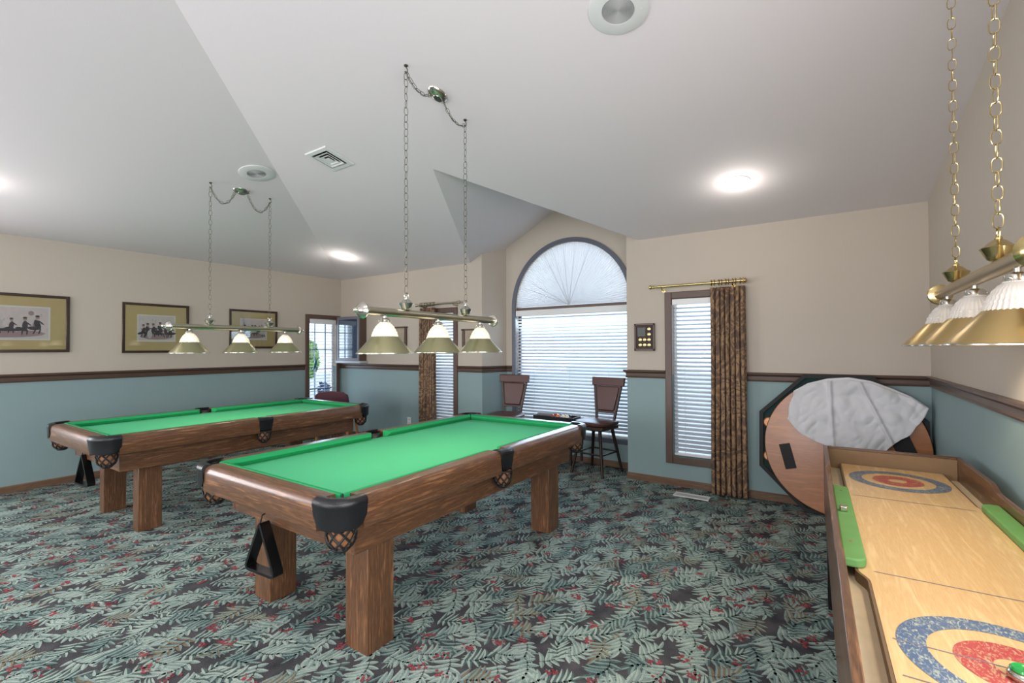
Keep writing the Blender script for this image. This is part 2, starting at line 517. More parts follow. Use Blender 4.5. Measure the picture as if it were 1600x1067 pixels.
# travel so that the room is on the left
rr = rail_prof(); bb = base_prof()
run('trim_1', rr, [(XR, SIDE_R[1] + .05), (XR, YB), (-0.72, YB)], rail_wood)
run('trim_2', rr, [(-1.385, YB), (AR, YB), (AR, YW - .001)], rail_wood)
run('trim_3', rr, [(AWX - AWR, YW), (WL, YW), (AL, YB), (-4.22, YB)], rail_wood)
run('trim_4', rr, [(-4.87, YB), (XL, YB), (XL, 4.92)], rail_wood)
run('trim_5', rr, [(XL, 4.30), (XL, SIDE_L[1] + .05)], rail_wood)
run('baseboard_right', bb, [(XR, YR), (XR, YB)], base_wood_y)
run('baseboard_back_right', bb, [(XR - .014, YB), (AR, YB)], base_wood)
run('baseboard_alcove', bb, [(AR, YB), (AR, YW), (WL, YW), (AL, YB)], base_wood)
run('baseboard_back_left', bb, [(AL, YB), (XL + .014, YB)], base_wood)
run('baseboard_left', bb, [(XL, YB), (XL, YR)], base_wood_y)

# ---------------------------------------------------------------- windows
def casing(name, ax, c, u0, u1, z0, z1, w=0.07, d=0.022, out=-1, depth=0.1):
    """rectangular window: casing part + pane. ax 'y': wall plane y=c facing -y; 'x': plane x=c facing +x"""
    root = bpy.data.objects.new(name, None); COL.objects.link(root); setp(root, kind='structure')
    root.location = (((u0 + u1) / 2, c, z0) if ax == 'y' else (c, (u0 + u1) / 2, z0))
    L = root.location
    m = MB()
    def bx(a, b, p, q, dd0, dd1):
        if ax == 'y': m.box(a - L.x, b - L.x, c + dd0 - L.y, c + dd1 - L.y, p - L.z, q - L.z)
        else: m.box(c - dd1 - L.x, c - dd0 - L.x, a - L.y, b - L.y, p - L.z, q - L.z)
    for (a, b, p, q) in [(u0, u0 + w, z0, z1), (u1 - w, u1, z0, z1), (u0 + w, u1 - w, z1 - w, z1), (u0 + w, u1 - w, z0, z0 + w)]:
        bx(a, b, p, q, -d, 0.0)
    m.build('window_frame', trim_wood, root, bevel=0.006)
    m = MB(); i0, i1, j0, j1 = u0 + w, u1 - w, z0 + w, z1 - w
    s = 0.03
    for (a, b, p, q) in [(i0, i0 + s, j0, j1), (i1 - s, i1, j0, j1), (i0 + s, i1 - s, j1 - s, j1), (i0 + s, i1 - s, j0, j0 + s)]:
        bx(a, b, p, q, depth - 0.03, depth)
    m.build('window_sash', white_p, root)
    m = MB(); bx(i0 + s, i1 - s, j0 + s, j1 - s, depth - 0.018, depth - 0.012)
    m.build('window_pane', glass, root, smooth=False)
    return root, bx, (i0, i1, j0, j1)

wR, bxR, inR = casing('window_1', 'y', YB, -1.385, -0.72, 0.23, 2.0)
wL, bxL, inL = casing('window_2', 'y', YB, -4.87, -4.22, 0.23, 2.0)
wC, bxC, inC = casing('window_3', 'x', XL, 4.30, 4.925, 0.385, 1.98, w=0.065)
# muntins of the corner window
m = MB(); Lc = wC.location
for yy in (4.53, 4.72):
    m.box(-0.10, -0.085, yy - 0.007 - Lc.y, yy + 0.007 - Lc.y, inC[2] - Lc.z, inC[3] - Lc.z)
for zz in (0.78, 1.10, 1.42, 1.70):
    m.box(-0.10, -0.085, inC[0] - Lc.y, inC[1] - Lc.y, zz - 0.008 - Lc.z, zz + 0.008 - Lc.z)
m.build('muntin_grid', mat('grey_muntin', rgb(90, 110, 135), 0.5), wC)

# arched window
arch = bpy.data.objects.new('window_4', None); COL.objects.link(arch); setp(arch, kind='structure')
arch.location = (AWX, YW, AWB)
m = MB()
def arch_path(r, n=40, zb=AWB):
    return [(-r, zb - AWB)] + [(-r * math.cos(PI * i / n), AWZ - AWB + r * math.sin(PI * i / n)) for i in range(n + 1)] + [(r, zb - AWB)]
po, pi_ = arch_path(AWR), arch_path(AWR - CAS, zb=AWB)
n = len(po)
vs = []
for (y) in (-0.022, 0.0):
    vs += [(p[0], y, p[1]) for p in po] + [(p[0], y, p[1]) for p in pi_]
fs = []
for i in range(n - 1):
    fs += [(i, i + 1, n + i + 1, n + i), (2 * n + i, 3 * n + i, 3 * n + i + 1, 2 * n + i + 1), (i, 2 * n + i, 2 * n + i + 1, i + 1), (n + i, n + i + 1, 3 * n + i + 1, 3 * n + i)]
m.add(vs, fs)
m.box(-AWR + CAS, AWR - CAS, -0.022, 0, 0, CAS)
arch_m = mat('slate_arch_casing', rgb(88, 92, 104), 0.4)
m.build('window_frame', arch_m, arch)
m = MB(); m.box(-ri, ri, 0.02, 0.06, AWZ - AWB - 0.035, AWZ - AWB + 0.0)
for x in (-ri + .015, ri - .015): m.box(x - .015, x + .015, 0.07, 0.1, CAS, AWZ - AWB)
m.build('window_mullion', trim_wood, arch)
m = MB()
pp = [(-ri, CAS)] + [(-ri * math.cos(PI * i / 30), AWZ - AWB + ri * math.sin(PI * i / 30)) for i in range(31)] + [(ri, CAS)]
m.prism(pp, 0.085, 0.09, 'y')
m.build('window_pane', glass, arch, smooth=False)

# ---------------------------------------------------------------- blinds
def blind(name, root_loc, ax, width, z0, z1, tilt, pitch, sw, label, headw=None, head_h=0.06, cords=2, hd=0.05):
    """local: u along the width (centre 0), depth d (towards the room is negative), z"""
    rz = 0 if ax == 'y' else R(90)
    t = thing(name, root_loc, label, 'blind', None, rz)
    hw = (headw or width) / 2
    m = MB(); m.box(-hw, hw, -hd, 0.012, z1 - head_h, z1)
    m.build('head_rail', white_p, t, bevel=0.004)
    m = MB()
    n = int((z1 - head_h - z0 - 0.03) / pitch)
    for i in range(n):
        z = z1 - head_h - pitch * (i + 0.7)
        dy = math.cos(tilt) * sw / 2; dz = math.sin(tilt) * sw / 2
        h = width / 2
        tk = 0.0028
        # slightly crowned slat: 3 stations
        st = [(-dy, -dz), (0 - math.sin(tilt) * 0.003, math.cos(tilt) * 0.003), (dy, dz)]
        vs = []
        for (y, zz) in st:
            for s_ in (-h, h):
                vs.append((s_, y, z + zz)); vs.append((s_, y, z + zz - tk))
        # verts: per station: L top, L bot, R top, R bot
        fs = []
        for k in range(2):
            a, b = k * 4, k * 4 + 4
            fs += [(a, a + 2, b + 2, b), (a + 1, b + 1, b + 3, a + 3), (a, b, b + 1, a + 1), (a + 2, a + 3, b + 3, b + 2)]
        fs += [(0, 1, 3, 2), (8, 10, 11, 9)]
        m.add(vs, fs)
    m.build('slats', blind_m, t, smooth=False)
    m = MB(); m.box(-width / 2, width / 2, -0.022, 0.022, z0, z0 + 0.022)
    m.build('bottom_rail', white_p, t, bevel=0.003)
    m = MB()
    for k in range(cords):
        x = -width / 2 + width * (k + 0.5) / cords if cords > 2 else (-1 if k == 0 else 1) * width * 0.28
        for dd in (-math.cos(tilt) * sw / 2 - .001, ):
            m.tube([(x, dd, z0 + .02), (x, dd, z1 - head_h)], 0.0016, 5)
    m.build('ladder_cord', white_p, t)
    m = MB(); m.tube([(-width / 2 + .03, -hd - .004, z1 - head_h + .01), (-width / 2 + .03, -hd - .006, z1 - head_h - .55)], 0.003, 6)
    m.build('tilt_wand', white_p, t)
    return t
TILT = R(24)
blind('slatted_blind', ((-1.315 - .79) / 2, YB + 0.035, 0), 'y', 0.505, 0.315, 1.925, TILT, 0.043, 0.05,
      'white slatted blind in the narrow window beside the medal plaque', headw=0.515)
blind('slatted_blind', ((-4.80 - 4.29) / 2, YB + 0.035, 0), 'y', 0.49, 0.315, 1.925, TILT, 0.043, 0.05,
      'white slatted blind in the narrow window left of the arched window', headw=0.50)
blind('slatted_blind', (AWX, YW + 0.035, 0), 'y', 2 * ri - .02, AWB + CAS + .01, AWZ - 0.04, TILT, 0.043, 0.05,
      'wide white slatted blind filling the lower arched window behind the two stools', headw=2 * ri - .01, head_h=0.075, cords=3)
blind('slatted_blind', (XL - 0.035, 4.612, 0), 'x', 0.47, 0.47, 1.905, R(4), 0.05, 0.045,
      'open white slatted blind in the left wall corner window', headw=0.48, head_h=0.07, cords=2)

# pleated fan shade in the arch
t = thing('arched_shade', (AWX, YW + 0.03, AWZ), 'white pleated fan shade in the half round top of the arched window', 'blind')
m = MB(); NP = 150
rad = ri - 0.004
vs = []; fs = []
for i in range(NP + 1):
    a = PI * i / NP
    off = 0.011 if i % 2 else -0.011
    for k, f in enumerate((0.03, 0.25, 1.0)):
        vs.append((-rad * f * math.cos(a), off * min(1, f * 1.6) - 0.006, 0.004 + rad * f * math.sin(a)))
for i in range(NP):
    for k in range(2):
        fs.append((i * 3 + k, i * 3 + k + 1, i * 3 + 3 + k + 1, i * 3 + 3 + k))
m.add(vs, fs)
m.build('pleats', pleat_m, t, smooth=False, solid=0.001)
m = MB()
for a in (62, 72, 84, 97, 112, 22, 30):
    a = R(180 - a)
    m.tube([(0.02 * math.cos(a), -0.016, 0.02 * math.sin(a)), (0.62 * rad * math.cos(a), -0.02, 0.62 * rad * math.sin(a)), (0.95 * rad * math.cos(a), -0.016, 0.95 * rad * math.sin(a))], [0.004, 0.0035, 0.001], 6)
m.sphere((0, -0.012, 0.012), 0.02, 6)
m.build('fold_ribs', pleat_m, t)

# ---------------------------------------------------------------- outside
m = MB(); m.box(-30, 20, 5.6, 40, -0.35, -0.3); m.box(-30, XL - .3, -15, 5.6, -0.35, -0.3); m.box(XL - .3, 20, -25, YR - .4, -0.35, -.3)
setp(m.build('ground', out_ground, smooth=False), kind='structure')
def shrub(loc, rad, zc, zh, label, matl, nleaf=900):
    t = thing('garden_shrub', loc, label, 'shrub')
    m = MB()
    for k in range(nleaf):
        d = Vector((random.gauss(0, 1), random.gauss(0, 1), random.gauss(0, 1))).normalized()
        rr_ = random.uniform(.75, 1.0)
        p = Vector((d.x * rad * rr_, d.y * rad * rr_, zc + d.z * zh * rr_))
        u = Vector((random.uniform(-1, 1), random.uniform(-1, 1), random.uniform(-1, 1))).normalized() * .05
        w = u.cross(d).normalized() * .028
        m.add([p - u, p + w, p + u, p - w], [(0, 1, 2, 3)])
    m.build('foliage', matl, t, smooth=False, fix=False)
    m = MB(); m.tube([(0, 0, 0), (0.02, 0, zc)], [.03, .015], 6)
    m.build('stem', bark_m, t)
shrub((-10.0, 6.42, -.3), .24, 1.50, .48, 'green shrub outside seen at the left side of the corner window', leaf_g)
shrub((-8.0, 5.46, -.3), .11, .96, .14, 'small dark blue leafed bush outside low in the corner window', leaf_b, 90)

# ---------------------------------------------------------------- floor: patterned carpet
def noise_mat(name, c0, c1, sc=260, rough=0.95):
    m, nt, b = new_mat(name)
    tc = nt.nodes.new('ShaderNodeTexCoord')
    n = nt.nodes.new('ShaderNodeTexNoise'); n.inputs['Scale'].default_value = sc; n.inputs['Detail'].default_value = 2
    n2 = nt.nodes.new('ShaderNodeTexNoise'); n2.inputs['Scale'].default_value = 9
    ad = nt.nodes.new('ShaderNodeMath'); ad.operation = 'MULTIPLY_ADD'; ad.inputs[1].default_value = 0.6
    ml = nt.nodes.new('ShaderNodeMath'); ml.operation = 'MULTIPLY'; ml.inputs[1].default_value = 0.45
    cr = nt.nodes.new('ShaderNodeValToRGB')
    cr.color_ramp.elements[0].position = 0.38; cr.color_ramp.elements[0].color = c0
    cr.color_ramp.elements[1].position = 0.66; cr.color_ramp.elements[1].color = c1
    nt.links.new(tc.outputs['Object'], n.inputs['Vector']); nt.links.new(tc.outputs['Object'], n2.inputs['Vector'])
    nt.links.new(n2.outputs[0], ml.inputs[0]); nt.links.new(n.outputs[0], ad.inputs[0]); nt.links.new(ml.outputs[0], ad.inputs[2])
    nt.links.new(ad.outputs[0], cr.inputs[0]); nt.links.new(cr.outputs[0], b.inputs['Base Color'])
    bp = nt.nodes.new('ShaderNodeBump'); bp.inputs['Strength'].default_value = 0.5; bp.inputs['Distance'].default_value = 0.004
    nt.links.new(n.outputs[0], bp.inputs['Height']); nt.links.new(bp.outputs[0], b.inputs['Normal'])
    b.inputs['Roughness'].default_value = rough
    b.inputs['Specular IOR Level'].default_value = 0.1
    return m
cp = [noise_mat('carpet_charcoal', rgb(44, 46, 50), rgb(88, 86, 88)),
      noise_mat('carpet_leaf_pale', rgb(128, 146, 138), rgb(172, 186, 175)),
      noise_mat('carpet_leaf_mid', rgb(100, 122, 119), rgb(142, 160, 153)),
      noise_mat('carpet_leaf_dark', rgb(58, 78, 78), rgb(92, 110, 106)),
      noise_mat('carpet_berry_red', rgb(112, 46, 56), rgb(160, 84, 88)),
      noise_mat('carpet_leaf_tan', rgb(96, 88, 72), rgb(136, 124, 102))]
m = MB()
m.cur = 0
m.box(XL - TH, XR + TH, YR - TH, 5.5, -0.1, 0.0)
rnd = random.Random(11)
fv = []; ff = []; fm = []
def lobe(bx, by, ang, ln, wd, curl, z, k1, k2):
    n = 4
    x, y, a = bx, by, ang
    base = len(fv)
    step = ln / n
    prof = (0.75, 1.0, 0.95, 0.72, 0.22)
    for i in range(n + 1):
        w = wd * prof[i]
        ca, sa = math.cos(a), math.sin(a)
        fv.append((x - sa * w, y + ca * w, z)); fv.append((x - sa * w * .1, y + ca * w * .1, z)); fv.append((x + sa * w, y - ca * w, z))
        a += curl / n
        x += math.cos(a) * step; y += math.sin(a) * step
    for i in range(n):
        b = base + 3 * i
        ff.append((b, b + 1, b + 4, b + 3)); fm.append(k1)
        ff.append((b + 1, b + 2, b + 5, b + 4)); fm.append(k2)
def leaf(x, y, ang, L, bend, z, tone, flip):
    nl = 5
    a = ang; px, py = x, y
    k1, k2 = tone
    for i in range(nl):
        t = i / (nl - 1)
        for sgn in (1, -1):
            big = 1.25 if sgn == flip else .72
            ll = L * big * (0.20 + 0.20 * math.sin(PI * (0.2 + 0.65 * t)))
            sp = R(72 - 44 * t)
            ka, kb = (k1, k2) if sgn > 0 else (k2, k1)
            lobe(px, py, a + sgn * sp, ll * rnd.uniform(.88, 1.1), L * 0.060, sgn * R(rnd.uniform(15, 60)) * (1 if sgn == flip else .4), z + 0.00003 * i, ka, kb)
        a += bend / nl
        px += math.cos(a) * L * 0.62 / nl; py += math.sin(a) * L * 0.62 / nl
    lobe(px, py, a, L * .34, L * .05, bend * .3, z + .0003, k1, k2)
cell = 0.150
iy = 0
yy = -0.6
while yy < 5.4:
    xx = XL + (cell / 2 if iy % 2 else 0)
    ix = 0
    while xx < XR:
        x, y = xx + rnd.uniform(-.02, .02), yy + rnd.uniform(-.02, .02)
        if y < YB + (.35 if -3.7 < x < -1.85 else 0):
            L = rnd.uniform(.175, .225)
            tone = rnd.choice([(1, 2), (1, 2), (1, 3), (2, 3), (1, 2), (2, 3), (2, 5)])
            fl_ = 1 if (ix + iy) % 2 else -1
            ang = R(-20) + fl_ * R(28) + rnd.uniform(-.35, .35) + (PI if rnd.random() < .18 else 0)
            leaf(x - L * .4 * math.cos(ang), y - L * .4 * math.sin(ang), ang, L, fl_ * rnd.uniform(.5, 1.2), 0.0006 + rnd.random() * 0.0010, tone, fl_)
            if rnd.random() < .55:
                a2_ = ang + fl_ * rnd.uniform(1.0, 1.7)
                leaf(x + .035, y + .05 * fl_, a2_, L * .55, -fl_ * .7, 0.0003 + rnd.random() * 0.0003, rnd.choice([(2, 3), (1, 3)]), -fl_)
        if rnd.random() < .40:
            bx_, by_ = xx + cell * .5 + rnd.uniform(-.03, .03), yy + cell * .4 + rnd.uniform(-.03, .03)
            for q in range(rnd.randint(8, 14)):
                rr0 = rnd.uniform(.004, .010); qx = bx_ + rnd.gauss(0, .018); qy = by_ + rnd.gauss(0, .015)
                b = len(fv)
                for s_ in range(6):
                    fv.append((qx + rr0 * math.cos(s_ * PI / 3), qy + rr0 * math.sin(s_ * PI / 3), 0.0022 + q * 0.00006))
                ff.append(tuple(range(b, b + 6))); fm.append(4)
        xx += cell; ix += 1
    yy += cell * .66; iy += 1
nb = len(m.v)
m.v += fv; m.f += [tuple(i + nb for i in f) for f in ff]; m.mi += fm
fl = m.build('floor', cp, smooth=False, fix=False)
setp(fl, 'charcoal carpet patterned with sage leaves and red berries', kind='structure')

# ---------------------------------------------------------------- pool tables
def pool_table(loc, label, legx, lw, ly, dy=0.0):
    T_ = thing('pool_table', loc, label, 'pool table', 'pool tables')
    HW, HL, ZT = 0.64, 1.205, 0.80
    # slate bed with cloth
    m = MB(); m.box(-HW + .09, HW - .09, -HL + .09, HL - .09, 0.715, 0.755)
    m.build('bed_cloth', felt, T_, smooth=False)
    # wooden rails: profile (outer distance d from edge, z)
    prof = [(0.004, 0.665), (0.0, 0.672), (0.0, 0.765), (0.006, 0.785), (0.018, 0.797), (0.030, ZT), (0.094, ZT - .001), (0.094, 0.70), (0.03, 0.665)]
    cut = 0.135
    def rail(side, a, b):
        m = MB()
        vs = []
        for s_ in (a, b):
            for d, z in prof:
                p = {'E': (HW - d, s_), 'W': (-HW + d, s_), 'N': (s_, HL - d), 'S': (s_, -HL + d)}[side]
                vs.append((p[0], p[1], z))
        n = len(prof)
        fs = [tuple(range(n)), tuple(range(n, 2 * n))[::-1]] + [(i, (i + 1) % n, n + (i + 1) % n, n + i) for i in range(n)]
        m.add(vs, fs)
        m.build('wooden_rail', wood_y if side in 'EW' else wood_x, T_)
        # cushion
        cprof = [(0.093, 0.797), (0.096, 0.801), (0.120, 0.797), (0.137, 0.789), (0.139, 0.782), (0.118, 0.757), (0.093, 0.757)]
        m = MB(); vs = []
        e = 0.035
        for q, s_ in enumerate((a, b)):
            sg = 1 if q == 0 else -1
            for d, z in cprof:
                k = s_ + sg * (e * (d - 0.093) / 0.045 + (-0.03 if abs(s_) > .2 else 0.0))
                p = {'E': (HW - d, k), 'W': (-HW + d, k), 'N': (k, HL - d), 'S': (k, -HL + d)}[side]
                vs.append((p[0], p[1], z))
        n = len(cprof)
        fs = [tuple(range(n)), tuple(range(n, 2 * n))[::-1]] + [(i, (i + 1) % n, n + (i + 1) % n, n + i) for i in range(n)]
        m.add(vs, fs)
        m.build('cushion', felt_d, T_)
    for side in 'EW':
        rail(side, -HL + cut, -0.055); rail(side, 0.055, HL - cut)
    for side in 'NS':
        rail(side, -HW + cut, HW - cut)
    # apron
    m = MB(); ax, ay = legx + .045 if legx > .46 else legx + .09, HL - .165
    for x0, x1, y0, y1 in [(-ax, -ax + .03, -ay, ay), (ax - .03, ax, -ay, ay)]:
        m.box(x0, x1, y0, y1, 0.515, 0.70)
    m.build('apron', wood_y, T_, bevel=0.004)
    m = MB()
    for y0, y1 in [(-ay, -ay + .03), (ay - .03, ay)]:
        m.box(-ax + .03, ax - .03, y0 + .002, y1 - .002, 0.517, 0.70)
    m.box(-ax + .03, ax - .03, -ay + .03, ay - .03, 0.60, 0.71)
    m.build('apron_end', wood_x, T_)
    for sx in (-1, 1):
        for sy in (-1, 1):
            m = MB(); x1 = sx * legx; x0 = sx * (legx - lw); y1 = sy * ly + dy; y0 = sy * (ly - .16) + dy
            m.box(x0, x1, y0, y1, 0.0, 0.56)
            m.build('leg', wood_z, T_, bevel=0.004)
    # pockets
    for (sx, sy) in [(-1, -1), (1, -1), (-1, 1), (1, 1), (-1, 0), (1, 0)]:
        m = MB()
        if sy:
            r = 0.105
            c = (HW - r, HL - r)
            path = [(HW, HL - cut - .012)] + [(c[0] + r * math.cos(R(a)), c[1] + r * math.sin(R(a))) for a in range(0, 91, 10)] + [(HW - cut - .012, HL)]
            path = [(p[0] * sx, p[1] * sy) for p in path]
            out = 0.008; zb = 0.668; cen = (sx * (HW - .082), sy * (HL - .082))
        else:
            path = [(HW, -0.062), (HW + .004, -.03), (HW + .006, 0), (HW + .004, .03), (HW, 0.062)]
            path = [(p[0] * sx, p[1]) for p in path]
            out = 0.007; zb = 0.675; cen = (sx * (HW - .045), 0)
        if sx * (sy if sy else 1) < 0: path = path[::-1]
        # leather skirt: travel keeps the outside on the right -> negative 'out'
        n = len(path)
        pr_ = [(0.012, zb + .03), (-out * .6, zb + .012), (-out, zb + .03), (-out - .001, 0.765), (-out - .004, 0.772), (-out - .005, 0.79), (-out + .003, 0.802), (0.012, 0.808), (0.035, 0.806), (0.034, 0.79), (0.012, 0.785)]
        # bottom edge of the skirt rises in rounded corners at both ends
        q_ = []
        for i_ in range(len(path) - 1):
            for f_ in (0, .5):
                q_.append((path[i_][0] * (1 - f_) + path[i_ + 1][0] * f_, path[i_][1] * (1 - f_) + path[i_ + 1][1] * f_))
        q_.append(path[-1]); path = q_
        m.sweep(pr_, path)
        npr, npa = len(pr_), len(path)
        for i_ in range(npa):
            u_ = abs(2 * i_ / (npa - 1) - 1)
            lift = .045 * max(0, (u_ - .84) / .16) ** 1.5
            for k_ in range(npr):
                v_ = m.v[i_ * npr + k_]
                if pr_[k_][1] < .74:
                    m.v[i_ * npr + k_] = (v_[0], v_[1], v_[2] + lift)
        # lower lip rounded at the ends: drop the middle
        sk = m.build('pocket', leather, T_, angle=60)
        # cup: inner liner from the hole down, and rim
        rr0 = 0.062 if sy else 0.056
        m = MB()
        nn = 28
        vs = []
        for (r0, z) in [(rr0 + .012, 0.795), (rr0, 0.790), (rr0 - .004, 0.70), (rr0 - .014, 0.66)]:
            for k in range(nn):
                a = 2 * PI * k / nn
                vs.append((cen[0] + r0 * math.cos(a), cen[1] + r0 * math.sin(a), z))
        fs = []
        for i in range(3):
            for k in range(nn):
                a = 2 * PI * (k + .5) / nn
                # open towards the bed above cloth level
                to_bed = (-sx * math.cos(a) - sy * math.sin(a)) / (1.414 if sy else 1)
                if i == 0 and to_bed > 0.35: continue
                fs.append((i * nn + k, i * nn + (k + 1) % nn, (i + 1) * nn + (k + 1) % nn, (i + 1) * nn + k))
        m.add(vs, fs)
        m.build('pocket_liner', leather, sk, solid=0.004, fix=False)
        # net bag
        zt, zb2 = 0.675, 0.585
        bc = (cen[0] + sx * (-.004 if sy else .012), cen[1] - sy * .004)
        m = MB()
        rp = lambda t: rr0 * (1.02 - 0.06 * t - 0.38 * t ** 5)
        m.lathe([(rp(0) - .006, zt), (rp(.3) - .006, zt - .03), (rp(.6) - .006, zt - .058), (rp(.85) - .006, zt - .08), (.012, zb2)], (bc[0], bc[1], 0), n=20)
        m.build('pocket_bag', tan_m, sk)
        m = MB()
        NH = 8
        for sgn in (1, -1):
            for k in range(NH):
                pts = []
                for i in range(9):
                    t = i / 8
                    a = 2 * PI * k / NH + sgn * t * 1.25
                    pts.append((bc[0] + rp(t) * math.cos(a), bc[1] + rp(t) * math.sin(a), zt - .09 * t))
                m.tube(pts, 0.005, 5)
        m.tube([(bc[0] + rp(0) * math.cos(2 * PI * k / 20), bc[1] + rp(0) * math.sin(2 * PI * k / 20), zt) for k in range(20)], .005, 6, closed=True)
        m.lathe([(rp(1) * 1.02, zb2 + .006), (rp(1) * 1.1, zb2 - .004), (rp(1) * .8, zb2 - .016), (0.012, zb2 - .018)], (bc[0], bc[1], 0), n=14)
        m.build('pocket_net', net_m, sk)
    return T_
T1 = (-2.268, 2.372, 0)
T2 = (-4.905, 2.315, 0)
pool_table(T1, 'green felt pool table nearest the camera with thick square walnut legs', 0.495, 0.16, 0.935)
pool_table(T2, 'green felt pool table beyond, along the wall of framed prints', 0.44, 0.105, 0.935, 0.04)

# triangle racks
def rack(loc, rz, label):
    t = thing('triangle_rack', loc, label, 'ball rack', 'triangle racks', rz)
    s = 0.27
    h = s * 1.0
    cor = [(0, 0), (-s / 2, -h), (s / 2, -h)]
    pts = []
    r = 0.048
    C2 = [Vector(c) for c in cor]
    for i in range(3):
        p = C2[i]; a = (C2[i - 1] - p).normalized(); b = (C2[(i + 1) % 3] - p).normalized()
        rr1 = r if i else .03
        p0 = p + a * rr1; p1 = p + b * rr1
        for k in range(6):
            u = k / 5
            pts.append((1 - u) ** 2 * p0 + 2 * u * (1 - u) * p + u * u * p1)
    m = MB()
    n = len(pts)
    cen = sum(pts, Vector((0, 0))) / n
    inn = []
    for i, p in enumerate(pts):
        tt = (pts[(i + 1) % n] - pts[i - 1]).normalized()
        nn = Vector((-tt.y, tt.x))
        if nn.dot(cen - p) < 0: nn = -nn
        inn.append(p + nn * .014)
    vs = [(p.x, -.027, p.y) for p in pts] + [(p.x, .027, p.y) for p in pts] + [(p.x, -.027, p.y) for p in inn] + [(p.x, .027, p.y) for p in inn]
    fs = []
    for i in range(n):
        j = (i + 1) % n
        fs += [(i, j, n + j, n + i), (2 * n + i, 3 * n + i, 3 * n + j, 2 * n + j), (i, 2 * n + i, 2 * n + j, j), (n + i, n + j, 3 * n + j, 3 * n + i)]
    m.add(vs, fs)
    m.build('rack_body', black_p, t, bevel=.002)
    m = MB(); m.tube([(0, .046, .03), (0, .02, .03), (0, -.01, .022), (0, -.018, -.012), (0, -.012, -.026), (0, .0, -.03)], .004, 8)
    m.build('hook', dark_m, t)
    return t
rack((-2.385, 1.285, 0.560), R(4), 'black triangle rack hanging from the nearer pool table')
rack((-5.142, 1.27, 0.570), R(6), 'black triangle rack hanging from the farther pool table')

# ---------------------------------------------------------------- hanging lamps
def chain(m, pts, pitch=0.042, w=0.0125, wire=0.0018, twist=0.0):
    """links laid along a polyline"""
    P = [Vector(p) for p in pts]
    ds = [0]
    for a, b in zip(P[:-1], P[1:]): ds.append(ds[-1] + (b - a).length)
    n = max(1, int(ds[-1] / pitch))
    def at(s):
        for i in range(len(P) - 1):
            if s <= ds[i + 1] or i == len(P) - 2:
                f = (s - ds[i]) / max(1e-9, ds[i + 1] - ds[i]); return P[i].lerp(P[i + 1], f)
    for k in range(n):
        c = at((k + .5) * ds[-1] / n)
        d = (at((k + 1) * ds[-1] / n) - at(k * ds[-1] / n)).normalized()
        ref = Vector((0, 0, 1)) if abs(d.z) < .9 else Vector((1, 0, 0))
        u = (ref - d * ref.dot(d)).normalized(); v = d.cross(u)
        a = (PI / 2) * (k % 2) + twist + rndc.uniform(-.35, .35)
        s_ = u * math.cos(a) + v * math.sin(a)
        hl = pitch * .5 + wire * 1.2
        pts_ = []
        for q in range(10):
            an = 2 * PI * q / 10
            ca, sa = math.cos(an), math.sin(an)
            ee = lambda c_: math.copysign(abs(c_) ** .7, c_)
            pts_.append(c + d * (hl * ee(ca)) + s_ * (w * ee(sa)))
        m.tube(pts_, wire, 5, closed=True)
rndc = random.Random(5)
def ceil_z(x, y):
    return min(E + SL * (YB - y), E + SL * (x - XL))

